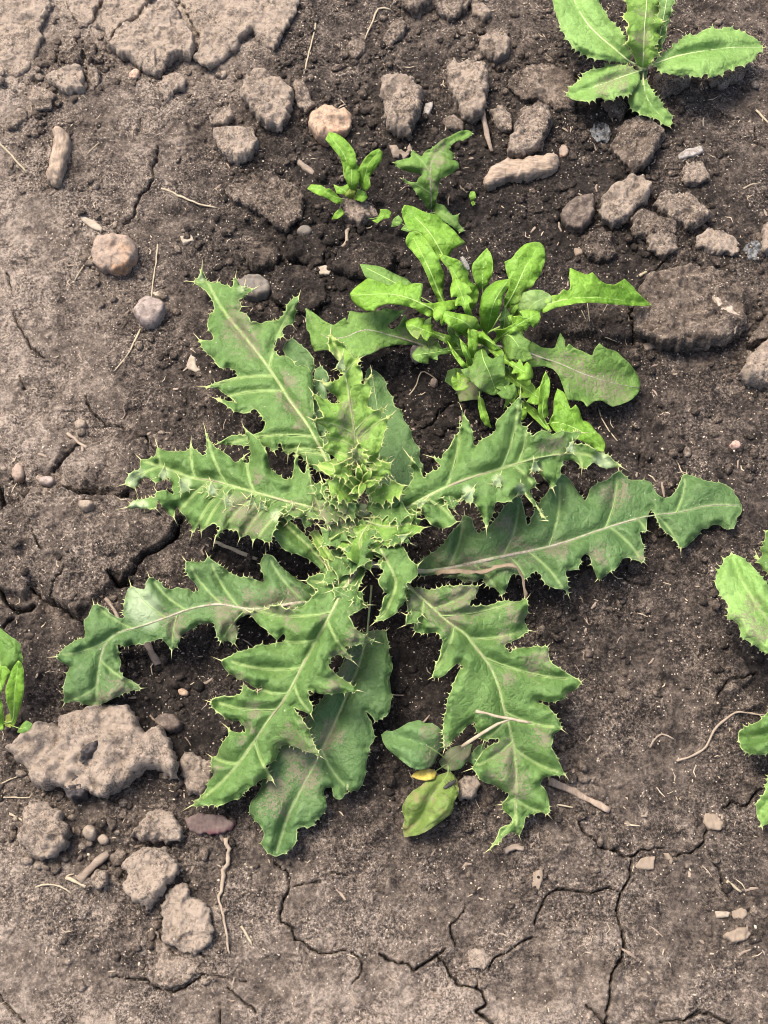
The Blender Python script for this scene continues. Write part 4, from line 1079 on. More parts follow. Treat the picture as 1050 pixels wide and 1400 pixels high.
def spiny(pl, x, y, ang, L, W, z0, z1, mat, n=3, seed=0, **kw):
    """A small crinkled spiny leaf growing from photo position x, y towards ang degrees."""
    r = random.Random(seed)
    c, s = math.cos(math.radians(ang)), -math.sin(math.radians(ang))
    bend = r.uniform(-0.18, 0.18) * L
    q = lambda u, v: (x + c * u * L - s * (v + bend * u * u), y + s * u * L + c * (v + bend * u * u))
    up, dn = [], []
    for i in range(n):
        u = 0.12 + 0.72 * i / n
        env = W * (0.55 + 0.45 * math.sin(math.pi * (0.2 + 0.7 * u)))
        up += [q(u, -env * r.uniform(0.35, 0.55)), q(u + 0.16 / n * 3 * 0.5, -env * r.uniform(0.85, 1.2))]
        dn += [q(u, env * r.uniform(0.35, 0.55)), q(u + 0.16 / n * 3 * 0.5, env * r.uniform(0.85, 1.2))]
    O = [q(0, -W * 0.3)] + up + [q(0.86, -W * 0.25), q(1.0, 0), q(0.86, W * 0.25)] + dn[::-1] + [q(0, W * 0.3)]
    m = [(*q(0, 0), z0), (*q(0.5, 0), z0 + (z1 - z0) * 0.65), (*q(1.0, 0), z1)]
    kw.setdefault('rib', 0.5); kw.setdefault('fold', 0.35); kw.setdefault('ruffle', 2.2); kw.setdefault('tip_len', 3.2); kw.setdefault('bulge', 2.0)
    return leaf(pl, O, m, mat, kw.pop('under', M_THU), veins=False, g=2.4, **kw)
# crowded young leaves round the heart
for k, (x, y, a, L, W, z0, z1, mt, n) in enumerate((
 (492,692,188,62,19,62,74,M_TH,4),(502,692,354,62,19,62,78,M_TH,4),(488,702,228,66,20,62,74,M_TH,4),(508,704,315,66,20,62,76,M_TH,4),
 (497,712,264,74,22,64,72,M_TH,4),(490,680,158,50,17,70,84,M_THY,3),(508,682,24,50,17,72,86,M_THY,3),
 (478,735,246,60,20,58,68,M_TH,3),(522,740,290,62,20,58,70,M_TH,3),
 (484,655,146,36,12,84,96,M_THY,3),(508,655,38,36,12,86,98,M_THY,3),(492,640,96,34,12,90,102,M_THY,3))):
    spiny(TH, x, y, a, L, W, z0, z1, mt, n, 700 + k)
# small side lobes along the bases of the big leaves
for k, (x, y, a, L, W, z0, z1, mt) in enumerate((
 (470,780,200,34,10,62,66,M_TH),(455,805,330,36,10,66,66,M_TH),(475,800,320,34,10,64,66,M_TH),(548,790,40,32,10,60,66,M_TH),(575,830,240,32,10,58,60,M_TH),
 (450,700,265,30,9,64,62,M_TH),(425,695,250,30,9,66,62,M_TH),(400,688,262,28,8,66,62,M_TH),(372,682,255,28,8,62,58,M_TH),(345,676,250,30,8,58,54,M_TH),(318,668,258,28,8,52,48,M_TH),(290,662,255,26,8,46,42,M_TH),
 (560,696,285,30,9,72,68,M_TH),(585,684,280,30,9,75,70,M_TH),(612,672,285,28,9,76,72,M_TH),(700,640,280,26,8,66,62,M_TH),(455,690,70,26,9,64,70,M_TH),(435,683,75,28,9,66,72,M_TH),(545,695,110,28,9,68,74,M_TH))):
    spiny(TH, x, y, a, L, W, z0, z1, mt, 2, 760 + k, tip_len=4.2)
# curled pale lobe tips standing up from the margins
for x, y, a, L, w, z in ((252,668,115,16,7,50),(290,672,100,16,6,54),(312,690,110,16,6,54),(345,690,95,12,5,58),(358,694,100,12,5,60),(222,650,80,12,6,36),(640,680,60,18,7,76),(680,660,70,14,6,72),(732,640,100,12,6,64),(713,672,95,14,6,66),(466,500,80,16,6,112),(780,615,80,14,5,52),(330,402,70,14,4,22),(400,700,90,10,5,64),(425,702,80,10,4,64),(575,690,45,13,5,74),(550,735,30,12,5,74)):
    c, s = math.cos(math.radians(a)), -math.sin(math.radians(a))
    q = lambda u, v: (x + c * u - s * v, y + s * u + c * v)
    leaf(TH, [q(-L*.3,-w),q(L*.35,-w*.55),q(L,0),q(L*.35,w*.55),q(-L*.3,w)], [(*q(-L*.3,0),z),(*q(L*.3,0),z+3),(*q(L,0),z+8)], M_THU, M_TH, rib=0, veins=False, ruffle=0.8, fold=0.3, tip_len=3.0, g=2.2)

# ------------------------------------------------------------------ the dandelion rosette
DN = plant('dandelion_plant', 'bright green dandelion rosette with crowded toothed leaves behind the large thistle', 'dandelion', 655, 465, 14)
stem_part(DN, 655, 462, 16, 9, 6, simple_material('dandelion_crown', (0.20,0.24,0.10), (0.30,0.28,0.14), 0.7, 160), 'root_crown')
def dl(o, m, mat=None, **kw):
    kw.setdefault('spines', False); kw.setdefault('ribmat', M_RIBG); kw.setdefault('rib', 1.1); kw.setdefault('tip_len', 0); kw.setdefault('veins', False)
    kw.setdefault('ruffle', 2.2); kw.setdefault('bulge', 0.8); kw.setdefault('g', 3.0); kw.setdefault('teeth', 0.4)
    return leaf(DN, o, m, mat or M_DA, kw.pop('under', M_DAU), **kw)
dl([(418,421),(430,428),(442,438),(455,445),(463,440),(472,434),(475,440),(478,425),(495,428),(520,425),(526,421),(545,425),(556,423),(546,432),(528,445),(536,451),(545,446),(554,429),(558,442),(563,456),(568,456),(572,443),(590,433),(588,450),(597,463),(606,480),(600,487),(585,481),(565,471),(545,471),(525,475),(510,482),(495,488),(484,493),(474,488),(462,482),(445,478),(430,480),(425,470),(424,455),(419,450)],
 [(640,480,14),(605,480,22),(570,469,30),(540,460,34),(500,451,34),(466,462,30),(436,455,24),(420,424,20)], M_DAD, rib=1.4, ribmat=M_RIBD, fold=0.12)
dl([(612,507),(622,503),(640,505),(655,518),(660,533),(655,546),(640,547),(628,549),(625,537),(618,528),(608,521)],[(662,500,12),(640,522,14),(620,540,8)],M_DAD,rib=0.6,dustk=1.2)
dl([(716,478),(728,467),(740,475),(758,477),(762,465),(766,455),(771,462),(773,476),(778,470),(785,476),(800,482),(810,487),(813,478),(819,469),(830,477),(843,480),(850,487),(862,498),(872,512),(876,525),(873,537),(862,547),(848,553),(838,556),(830,552),(822,547),(812,548),(803,556),(797,548),(785,547),(777,547),(772,535),(765,515),(758,505),(745,500),(730,502),(721,500),(716,490)],
 [(665,470,14),(690,473,24),(715,479,30),(735,487,32),(765,497,30),(800,512,25),(840,524,18),(874,530,10)], M_DAD, rib=1.3, ribmat=M_RIBD, fold=0.16)
dl([(753,404),(765,403),(770,396),(777,398),(781,393),(778,378),(779,366),(790,371),(803,376),(810,372),(820,383),(828,388),(840,390),(846,386),(854,381),(866,392),(870,398),(880,408),(891,417),(875,418),(850,417),(830,415),(810,413),(790,414),(770,418),(753,423),(742,428),(740,415)],
 [(665,455,16),(700,440,40),(740,420,52),(770,410,54),(800,407,50),(830,408,42),(860,412,32),(888,416,22)], M_DA, rib=1.2, fold=0.3, ribmat=M_RIBG)
dl([(715,400),(727,396),(740,396),(752,402),(755,411),(750,422),(740,426),(730,436),(720,448),(712,451),(706,440),(702,430),(708,418)],[(690,455,20),(712,436,44),(730,415,56),(750,405,54)],M_DAD,rib=0.6,fold=0.05)
dl([(738,331),(744,337),(746,352),(742,367),(738,377),(732,383),(728,392),(718,398),(710,412),(697,420),(690,424),(688,415),(692,402),(698,388),(692,372),(690,358),(700,353),(708,342),(718,333),(730,331)],
 [(668,455,16),(690,422,42),(705,395,54),(718,366,60),(737,334,58)], rib=1.1, fold=0.12)
dl([(553,280),(565,282),(580,290),(600,294),(605,302),(613,308),(622,316),(630,326),(637,332),(628,336),(620,340),(616,346),(610,362),(598,352),(588,338),(575,322),(560,315),(551,300),(549,288)],
 [(650,455,14),(630,400,36),(605,348,54),(585,315,58),(554,284,52)], rib=0.9, fold=-0.05)
dl([(555,325),(560,317),(572,317),(580,325),(590,338),(598,350),(604,366),(608,376),(607,388),(605,400),(610,416),(618,432),(608,432),(600,415),(592,395),(585,380),(580,368),(575,358),(565,345),(556,336)],
 [(648,462,14),(622,440,32),(604,408,48),(586,366,60),(565,325,60)], rib=1.1, fold=0.05)
dl([(600,347),(612,350),(632,358),(641,370),(640,382),(655,392),(653,412),(641,430),(632,414),(622,398),(617,370),(605,358)],[(655,462,14),(641,428,34),(628,385,56),(606,352,60)],rib=0.9)
dl([(666,339),(672,348),(674,362),(672,378),(665,393),(657,396),(650,386),(646,375),(645,362),(655,350)],[(660,455,14),(660,400,44),(660,372,54),(667,342,58)],rib=0.7,fold=0.25)
dl([(697,381),(697,390),(688,403),(686,415),(680,435),(672,450),(664,457),(657,448),(655,425),(658,405),(665,393),(678,384)],[(664,468,14),(667,450,36),(675,415,60),(693,385,66)],rib=0.7,fold=-0.1,bulk=4)
dl([(492,361),(517,363),(532,370),(545,377),(555,380),(563,388),(556,398),(520,396),(500,380)],[(600,420,44),(550,392,54),(520,376,54),(494,363,48)],M_DAD,rib=0.6)
dl([(478,402),(485,393),(503,380),(520,386),(535,391),(548,383),(552,390),(567,387),(578,388),(577,400),(574,413),(590,415),(610,411),(628,409),(625,422),(606,426),(590,434),(575,428),(565,421),(548,417),(530,415),(515,420),(512,426),(500,425),(490,419),(482,412)],
 [(650,462,14),(620,438,40),(590,422,56),(560,408,62),(530,402,62),(480,404,52)], rib=0.9, fold=-0.08)
dl([(590,422),(605,424),(625,428),(638,430),(650,433),(655,440),(650,447),(640,450),(637,457),(625,453),(615,445),(600,435)],[(655,470,16),(640,444,56),(615,432,62),(592,424,60)],rib=0.7,fold=0.1,bulk=2)
dl([(684,430),(690,418),(698,430),(699,445),(691,457),(684,450)],[(675,470,16),(688,450,40),(691,422,50)],M_DAD,rib=0.5)
dl([(700,408),(714,412),(706,424),(700,434),(696,425)],[(685,450,30),(700,425,46),(708,412,48)],rib=0.4)
dl([(683,457),(700,452),(707,449),(715,460),(726,467),(722,478),(728,490),(715,495),(705,491),(695,492),(688,478)],[(672,470,16),(694,458,46),(708,472,50),(718,492,44)],M_DAD,rib=0.6,fold=0.02,ruffle=1.0)
dl([(694,432),(700,430),(708,440),(716,455),(710,462),(702,450)],[(690,458,30),(702,448,48),(697,432,52)],rib=0.4)
dl([(648,455),(660,453),(670,462),(678,471),(688,479),(672,479),(660,471),(650,468)],[(662,472,20),(662,462,56),(684,477,54)],rib=0.5,bulk=2)
dl([(630,505),(645,502),(650,480),(662,473),(667,487),(675,491),(689,482),(690,500),(690,515),(690,525),(684,537),(675,541),(660,535),(645,522),(634,511)],[(658,462,20),(660,488,52),(670,512,50),(679,539,38)],M_DAD,rib=0.5,fold=0.1,dustk=0.6)
dl([(611,465),(622,480),(637,497),(643,508),(632,503),(620,486)],[(650,515,30),(634,497,46),(612,467,46)],rib=0.4,fold=0.3)
dl([(628,462),(640,475),(648,500),(640,500),(633,482)],[(652,512,32),(641,488,50),(629,464,52)],rib=0.4,fold=0.3)
dl([(640,448),(652,452),(654,470),(650,490),(642,488),(640,470)],[(655,500,30),(647,475,48),(645,450,52)],rib=0.5,fold=0.2)
dl([(612,440),(622,455),(634,468),(642,482),(634,480),(622,468),(612,455)],[(650,490,24),(628,464,42),(613,443,44)],M_DAD,rib=0.4,fold=0.2)
dl([(703,490),(715,503),(726,518),(724,535),(718,545),(710,540),(708,520),(705,505)],[(692,478,18),(710,500,30),(717,543,28)],rib=0.6,fold=0.15)
dl([(690,500),(700,505),(703,525),(697,535),(690,525),(692,512)],[(690,480,18),(697,508,26),(696,533,24)],M_DAD,rib=0.5)
dl([(688,535),(700,528),(712,525),(710,540),(698,550),(688,560),(692,545)],[(712,525,22),(700,540,26),(688,560,20)],rib=0.5)
dl([(713,547),(730,557),(745,572),(754,590),(744,586),(725,567),(715,556)],[(712,540,14),(730,562,26),(750,588,30)],rib=0.7)
dl([(746,507),(752,520),(752,533),(748,550),(750,568),(742,574),(735,562),(737,545),(738,530),(742,518)],[(752,590,24),(742,565,36),(745,535,44),(746,509,46)],rib=0.6,fold=0.2)
dl([(762,531),(772,537),(776,548),(780,560),(787,553),(793,562),(796,575),(805,577),(815,590),(825,600),(828,610),(825,618),(815,616),(795,602),(775,594),(758,590),(750,578),(757,565),(757,545)],[(745,580,26),(765,578,36),(795,590,34),(824,612,26)],rib=0.7,fold=0.1)
dl([(653,540),(661,545),(665,562),(672,585),(664,582),(657,572),(654,556)],[(655,535,20),(659,560,26),(668,584,22)],rib=0.5)
dl([(535,310),(537,300),(545,294),(551,303),(546,308)],[(560,312,8),(545,304,12),(536,309,8)],M_DAD,rib=0.3)
dl([(548,314),(554,306),(562,314),(560,318)],[(566,320,10),(556,313,13),(549,313,10)],M_DAD,rib=0.3)

def tooth(x, y, ang, L, W, z0, z1, mat, n=3, seed=0, **kw):
    """A runcinate dandelion leaf: backward pointing teeth and a broad end lobe."""
    r = random.Random(seed)
    c, s = math.cos(math.radians(ang)), -math.sin(math.radians(ang))
    bend = r.uniform(-0.15, 0.15) * L
    q = lambda u, v: (x + c * u * L - s * (v + bend * u * u), y + s * u * L + c * (v + bend * u * u))
    def side(sg):
        o = []
        for i in range(n):
            u = 0.22 + 0.42 * i / max(n - 1, 1); e = W * (0.45 + 0.5 * (i + 1) / n) * r.uniform(0.8, 1.15)
            o += [q(u - 0.05, sg * W * 0.22), q(u - 0.04, sg * e), q(u + 0.05, sg * e * 0.75), q(u + 0.09, sg * W * 0.38)]
        return o + [q(0.74, sg * W * 1.0), q(0.86, sg * W * 0.85), q(0.96, sg * W * 0.4)]
    O = [q(0, -W * 0.12)] + side(-1) + [q(1.0, 0)] + side(1)[::-1] + [q(0, W * 0.12)]
    m = [(*q(0, 0), z0), (*q(0.4, 0), z0 + (z1 - z0) * 0.7), (*q(0.8, 0), z1), (*q(1, 0), z1 - 4)]
    kw.setdefault('rib', 0.8); kw.setdefault('fold', 0.18)
    return dl(O, m, mat, **kw)
for k, (x, y, a, L, W, z0, z1, mt) in enumerate((
 (652,468,104,92,15,26,64,M_DA),(640,474,160,92,15,20,50,M_DA),(672,470,40,78,15,24,60,M_DA),
 (650,476,184,88,14,18,42,M_DAD),(668,478,330,72,14,22,50,M_DA),(662,486,300,72,14,20,44,M_DAD),
 (652,484,240,58,13,20,42,M_DA),(640,462,136,62,13,36,64,M_DA),(680,500,318,84,14,16,38,M_DA),(690,520,290,60,12,14,30,M_DA))):
    tooth(x, y, a, L, W, z0, z1, mt, 2, 820 + k)

# ------------------------------------------------------------------ the narrow weed behind the dandelion
NW = plant('sow_thistle_plant', 'dull green weed with arrow shaped lobes standing behind the dandelion', 'weed', 590, 290, 4)
leaf(NW, [(538,222),(550,218),(562,215),(563,206),(570,210),(577,214),(580,208),(592,202),(603,192),(615,187),(627,180),(640,177),(646,183),(637,190),(625,192),(617,198),(613,205),(618,207),(621,215),(615,217),(625,220),(628,225),(622,235),(610,241),(602,245),(600,255),(597,270),(592,287),(585,287),(578,275),(570,265),(563,255),(549,244),(560,249),(570,250),(572,243),(578,238),(560,236),(545,230)],
 [(590,292,6),(590,265,24),(588,240,34),(592,218,38),(610,198,36),(643,180,26)], M_DAD, M_DAU, rib=0.8, spines=True, tip_len=1.2, ribmat=M_RIBD)
leaf(NW, [(594,278),(607,280),(612,287),(618,295),(627,293),(627,305),(635,315),(628,318),(615,306),(600,298),(592,290)],[(588,290,8),(608,293,14),(630,314,8)],M_DAD,M_DAU,rib=0.5,tip_len=1.2)

# ------------------------------------------------------------------ bright little seedling with a clod against it
SD = plant('seedling_plant', 'small yellow green seedling with spoon shaped leaves behind a grey clod', 'seedling', 482, 270, 6)
def sl(o, m, mat=None, **kw):
    return leaf(SD, o, m, mat or M_DA, M_DAU, spines=False, rib=kw.pop('rib', 0.5), ribmat=M_RIBG, veins=False, ruffle=1.4, teeth=0.3, g=2.5, **kw)
sl([(445,190),(450,180),(462,183),(475,193),(485,207),(488,222),(484,240),(486,256),(480,260),(474,248),(470,232),(465,215),(455,203)],[(482,272,8),(478,250,22),(472,215,36),(450,184,40)])
sl([(518,203),(523,208),(522,220),(512,232),(505,242),(506,255),(500,261),(493,257),(489,243),(490,230),(500,215),(508,207)],[(484,272,8),(496,252,22),(504,225,34),(519,206,40)])
sl([(420,258),(425,252),(440,253),(445,258),(452,258),(462,267),(470,276),(462,279),(445,270),(430,264)],[(480,272,8),(460,270,18),(440,260,22),(421,257,22)])
sl([(468,224),(478,222),(488,224),(494,232),(490,250),(486,262),(478,258),(470,240)],[(483,272,10),(481,250,26),(480,226,32)],rib=0.3)
sl([(456,252),(466,256),(478,250),(484,258),(474,266),(460,264)],[(482,270,10),(470,260,16),(457,254,14)],rib=0.3)
sl([(484,272),(489,258),(500,262),(503,270),(496,277)],[(482,270,10),(492,268,16),(502,270,14)],rib=0.3)
sl([(473,262),(480,258),(486,262),(484,270),(477,272),(472,268)],[(481,274,10),(479,266,18),(479,260,19)],M_DAY,rib=0.2)
sl([(453,300),(458,290),(467,284),(470,292),(462,299)],[(480,282,6),(464,292,9),(454,299,6)],rib=0.3)
sl([(508,301),(514,300),(519,293),(520,286),(530,286),(535,290),(532,298),(524,299),(516,305)],[(500,300,6),(518,297,12),(532,290,12)],rib=0.3)

# ------------------------------------------------------------------ toothed thistle at the top right
TR = plant('young_thistle_plant', 'young thistle with broad finely toothed leaves among clods at the top right', 'thistle', 880, 95, 20)
stem_part(TR, 879, 90, 24, 5, 4, M_RIB)
def tl(o, m, mat=None, **kw):
    kw.setdefault('tip_len', 2.8); kw.setdefault('rib', 1.1); kw.setdefault('teeth', 1.8)
    return leaf(TR, o, m, mat or M_TR, M_THU, ribmat=M_RIBL, veins=kw.pop('veins', False), ruffle=kw.pop('ruffle', 1.6), **kw)
tl([(872,112),(880,109),(888,117),(893,128),(902,137),(907,147),(917,155),(919,163),(916,173),(905,168),(895,160),(880,158),(872,153),(862,148),(858,135),(862,125)],[(880,92,20),(880,115,22),(888,140,16),(915,171,8)],M_TR)
tl([(893,85),(900,78),(915,68),(930,55),(938,48),(952,48),(955,45),(968,38),(985,40),(996,37),(1010,42),(1025,48),(1035,54),(1043,65),(1035,75),(1022,87),(1010,90),(995,95),(978,105),(965,100),(953,106),(945,102),(925,103),(910,100),(900,95)],[(880,90,22),(895,87,28),(925,77,32),(960,70,31),(1000,65,26),(1041,65,18)],rib=1.5)
tl([(905,-30),(925,-10),(921,3),(917,20),(911,40),(909,55),(900,70),(893,78),(890,70),(897,50),(900,20)],[(884,88,24),(898,62,38),(908,20,56),(915,-25,62)],M_TH,rib=0.8)
tl([(752,-25),(755,0),(761,22),(769,42),(777,57),(788,68),(805,78),(825,82),(845,84),(860,86),(864,76),(857,60),(850,45),(840,32),(832,25),(825,12),(818,0),(808,-20),(780,-45)],[(878,93,22),(858,82,28),(838,65,34),(815,45,38),(795,20,38),(768,-35,32)],rib=1.6)
tl([(864,92),(850,88),(835,87),(825,92),(812,95),(800,98),(795,108),(785,115),(775,127),(780,135),(790,138),(805,138),(820,133),(833,138),(845,130),(858,130),(868,122),(875,112),(876,102)],[(880,95,24),(850,105,28),(815,118,24),(778,130,15)],rib=0.9)
tl([(862,-30),(856,-8),(857,15),(853,26),(860,32),(856,42),(860,52),(855,60),(864,68),(867,80),(874,92),(884,93),(892,82),(901,72),(894,64),(904,50),(896,42),(907,30),(898,18),(908,0),(900,-30)],[(879,95,26),(880,70,40),(881,40,50),(884,5,58),(884,-28,62)],M_THY,rib=0.8,ruffle=2.6,bulge=2,tip_len=3.5)

# ------------------------------------------------------------------ thistle cut by the right edge
RE = plant('thistle_plant', 'thistle mostly out of frame whose spiny leaves reach in at the right edge', 'thistle', 1105, 910, 20)
stem_part(RE, 1105, 905, 26, 6, 4, M_RIB)
def rl(o, m, mat=None, **kw):
    kw.setdefault('tip_len', 2.8); kw.setdefault('teeth', 1.6)
    return leaf(RE, o, m, mat or M_TR, M_THU, rib=kw.pop('rib', 1.2), veins=False, ruffle=2.0, **kw)
rl([(1000,757),(990,764),(986,775),(979,783),(978,800),(985,812),(997,828),(994,842),(1003,848),(1010,855),(1013,870),(1025,878),(1035,885),(1047,892),(1075,905),(1090,890),(1075,840),(1050,800),(1042,790),(1030,775),(1022,768),(1012,760)],[(1105,910,24),(1075,880,36),(1040,835,40),(1012,790,36),(1000,760,28)])
rl([(1034,757),(1040,765),(1045,742),(1047,727),(1060,715),(1085,720),(1095,800),(1080,815),(1062,800),(1050,783),(1040,776)],[(1108,900,26),(1085,820,34),(1055,765,28),(1035,757,20)],M_TH)
rl([(1009,1005),(1012,998),(1025,992),(1040,985),(1047,975),(1070,955),(1095,940),(1100,975),(1075,1015),(1050,1030),(1040,1033),(1025,1030),(1013,1024)],[(1105,920,24),(1085,965,32),(1050,1003,26),(1011,1010,12)],M_TH)
rl([(1033,1100),(1045,1085),(1050,1065),(1062,1030),(1090,970),(1102,990),(1090,1060),(1065,1115),(1042,1131),(1036,1118)],[(1108,920,20),(1092,1000,26),(1065,1070,18),(1037,1115,8)],M_TR)

for k, (a, L, z1) in enumerate(((150,46,50),(60,46,52),(255,50,46),(5,60,40),(320,60,36))):
    spiny(RE, 1105, 902, a, L, 15, 28, z1, M_TR, 3, 790 + k)

# ------------------------------------------------------------------ weed cut by the left edge
LE = plant('dandelion_plant', 'small bright leaved weed cut by the left edge, behind the largest pale clod', 'dandelion', -2, 985, 8)
def ll(o, m, mat=None, **kw):
    return leaf(LE, o, m, mat or M_DA, M_DAU, spines=False, rib=kw.pop('rib', 0.8), ribmat=M_RIBG, veins=False, ruffle=1.2, teeth=0.4, **kw)
ll([(-40,870),(-18,858),(0,858),(10,867),(20,874),(28,880),(28,888),(32,902),(28,910),(15,916),(5,932),(-15,940),(-35,920)],[(-4,985,10),(2,930,34),(-2,895,42),(-10,862,44)],M_DAD)
ll([(-8,910),(8,911),(15,920),(8,931),(3,943),(-2,960),(-12,950)],[(-2,985,10),(-1,950,36),(4,915,46)])
ll([(25,903),(31,910),(33,925),(33,940),(31,955),(27,970),(21,988),(17,994),(14,976),(9,960),(7,942),(12,928),(17,913)],[(2,990,8),(17,985,22),(20,950,44),(25,906,58)])
ll([(-8,945),(2,955),(5,975),(4,997),(-6,1000)],[(-2,990,10),(0,975,24),(-2,948,34)],M_DA)
ll([(8,978),(14,975),(18,985),(14,995),(7,992)],[(0,988,10),(10,986,14),(17,985,14)],M_DAY,rib=0.3)
ll([(23,1001),(29,991),(36,985),(45,990),(41,997),(31,1003)],[(10,990,10),(28,996,30),(44,990,33)],M_DAD,rib=0.3)

# ------------------------------------------------------------------ broad leaved weed under the big thistle
BW = plant('broad_leaved_weed', 'low weed with broad dusty leaves, one yellowing, below the large thistle', 'weed', 612, 1040, 4)
def bl(o, m, mat=None, **kw):
    return leaf(BW, o, m, mat or M_WEED, M_DAU, spines=False, rib=kw.pop('rib', 0.6), ribmat=M_VEIN, veins=False, ruffle=1.6, teeth=0.8, **kw)
bl([(616,1054),(623,1062),(627,1072),(628,1083),(622,1095),(618,1112),(605,1122),(593,1130),(580,1138),(567,1143),(553,1144),(550,1132),(554,1120),(549,1107),(553,1095),(562,1083),(572,1077),(585,1066),(597,1060),(607,1057)],[(613,1040,6),(612,1058,14),(598,1078,18),(587,1095,18),(578,1115,14),(556,1141,7)],M_WEEDY,fold=0.1)
bl([(562,1061),(568,1055),(577,1052),(590,1051),(597,1055),(594,1065),(582,1067),(570,1065)],[(610,1045,8),(590,1057,18),(565,1061,18)],M_YEL,rib=0.3)
bl([(521,1004),(528,999),(537,1000),(545,996),(558,988),(573,984),(582,989),(590,988),(600,994),(606,1002),(608,1015),(605,1025),(598,1032),(595,1042),(588,1050),(570,1053),(560,1048),(550,1041),(540,1032),(530,1025),(524,1015)],[(612,1040,8),(602,1031,18),(580,1018,26),(548,1008,24),(522,1004,16)],fold=0.15)
bl([(600,1042),(612,1025),(625,1019),(645,1017),(642,1034),(632,1050),(618,1055),(606,1050)],[(610,1045,6),(620,1035,16),(642,1020,16)],M_WEED,rib=0.3,dustk=1.3)
bl([(640,1040),(652,1020),(664,1015),(660,1030),(648,1048)],[(622,1045,6),(645,1038,10),(660,1018,10)],M_WEED,rib=0.3,dustk=1.3)

# ------------------------------------------------------------------ tiny sprout
SP = plant('tiny_sprout', 'tiny two leaved green sprout right of the narrow weed', 'seedling', 646, 274, 1)
leaf(SP, [(641,268),(643,262),(649,262),(651,268),(648,274),(643,274)],[(646,278,3),(646,270,7),(646,262,8)],M_DA,M_DAU,spines=False,rib=0,veins=False,ruffle=0.3,g=2.0)
leaf(SP, [(644,276),(648,275),(650,279),(646,281)],[(646,276,4),(647,278,5),(648,280,5)],M_DA,M_DAU,spines=False,rib=0,veins=False,ruffle=0.2,g=2.0)
# ------------------------------------------------------------------ sticks, straw and chips
M_STRAW = simple_material('bleached_straw', (0.23,0.185,0.125), (0.36,0.31,0.225), 0.65, 300, (1,1,1))
M_WOOD = simple_material('weathered_wood', (0.15,0.11,0.08), (0.34,0.27,0.21), 0.85, 420, (1,0.22,1), 0.0012)
M_WOODD = simple_material('grey_brown_wood', (0.13,0.10,0.078), (0.25,0.20,0.16), 0.85, 400, (0.3,1,1), 0.001)
M_ROOT = simple_material('dead_root', (0.18,0.14,0.105), (0.30,0.245,0.19), 0.8, 260)
M_TAN = simple_material('tan_chip', (0.15,0.115,0.085), (0.25,0.20,0.155), 0.8, 300, (1,0.3,1))
M_DEAD = simple_material('dead_leaf_brown', (0.17,0.125,0.08), (0.29,0.23,0.16), 0.75, 160)
M_BLACK = simple_material('blackened_leaf', (0.022,0.019,0.020), (0.060,0.052,0.052), 0.7, 300, None, 0.001)

def bar(name, pts, r, mat, label, cat, group=None, sides=7, flat=0.8, wob=0.3, taper=0.75, lift=0.6, z=None, knots=0.12, steps=None):
    """A stick, root or straw lying on the soil (or on leaves, when heights z in mm are given). r in mm, pts in photo position."""
    P = np.array(pts, float)
    n = steps or max(6, int(np.linalg.norm(np.diff(P, axis=0), axis=1).sum() / 7))
    C = catmull(np.c_[P, np.zeros(len(P)) if z is None else z], n)
    rr = np.random.RandomState(int(P.sum()) % 9999)
    C[:, :2] += rr.normal(0, wob, (n, 2))
    if z is None:
        W = np.array([ground_pt(a, b) for a, b in C[:, :2]])
        zz = W[:, 2]
        k = min(n, 5)
        zs = np.convolve(np.pad(zz, k, mode='edge'), np.ones(2 * k + 1) / (2 * k + 1), 'valid')
        zz = np.maximum(zs, zz - r * 0.0004) + r * 0.001 * lift
        W = at(C[:, 0], C[:, 1], zz)
    else:
        W = at(C[:, 0], C[:, 1], C[:, 2] * 0.001)
    rad = r * 0.00088 * np.linspace(1, taper, n) * (1 + knots * rr.normal(0, 1, n))
    v, f = tube(W, np.maximum(rad, 0.00008), sides, flat)
    org = W[n // 2].copy()
    v = np.array(v) + rr.normal(0, r * 0.00006, (len(v), 3))
    return tag(mesh_obj(name, v, f, mat, origin=org, smooth=sides > 5), label, cat, group)

G_ST = 'pieces of straw on the soil'
def wood_lump(poly, H, label, mat):
    return tag(lump_mesh('wood_piece', poly, H, mat, rough=0.5, dome=0.85, grain=0.5, tilt=0.1, under=0.9), label, 'wood', 'pieces of dead wood')
wood_lump([(74,176),(78,170),(84,171),(87,179),(96,184),(96,197),(91,215),(86,235),(80,251),(66,249),(63,241),(69,215),(73,194)],13,'thick upright piece of weathered wood lying near the left edge',M_WOOD)
M_WOODX = simple_material('weathered_root_wood', (0.15,0.11,0.08), (0.34,0.27,0.21), 0.85, 420, (0.2,1,1), 0.0012)
wood_lump([(662,250),(664,238),(675,225),(690,217),(710,219),(730,214),(752,209),(767,217),(762,230),(742,238),(718,243),(697,242),(682,247),(670,254)],13,'thick pale gnarled root piece below the slanting clod',M_WOODX)
bar('stick', [(657,138),(661,160),(666,185),(672,207)], 2.6, M_WOODD, 'short grey brown stick leaning at the foot of the pale clod', 'stick', sides=8, lift=1.6)
bar('stick', [(750,1068),(775,1078),(805,1093),(833,1108)], 2.7, M_WOOD, 'flat weathered stick poking out from the lower right thistle leaf', 'stick', sides=8, flat=0.5)
bar('stick', [(108,1204),(122,1189),(136,1176),(148,1166)], 3.2, M_WOODD, 'stubby brown twig left of the touching pair of clods', 'stick', sides=9, flat=0.9)
bar('stick', [(690,1164),(703,1158),(716,1160)], 2.4, M_WOODD, 'dark bark strip below the tip of the lower right thistle leaf', 'bark', flat=0.4)
bar('stick', [(196,870),(205,888),(216,908)], 3.4, M_WOODD, 'dark twig under the left thistle leaf', 'stick', flat=0.7)
bar('stick', [(205,978),(212,985)], 0.9, M_TAN, 'tiny chip beside the dark egg shaped stone', 'chip')
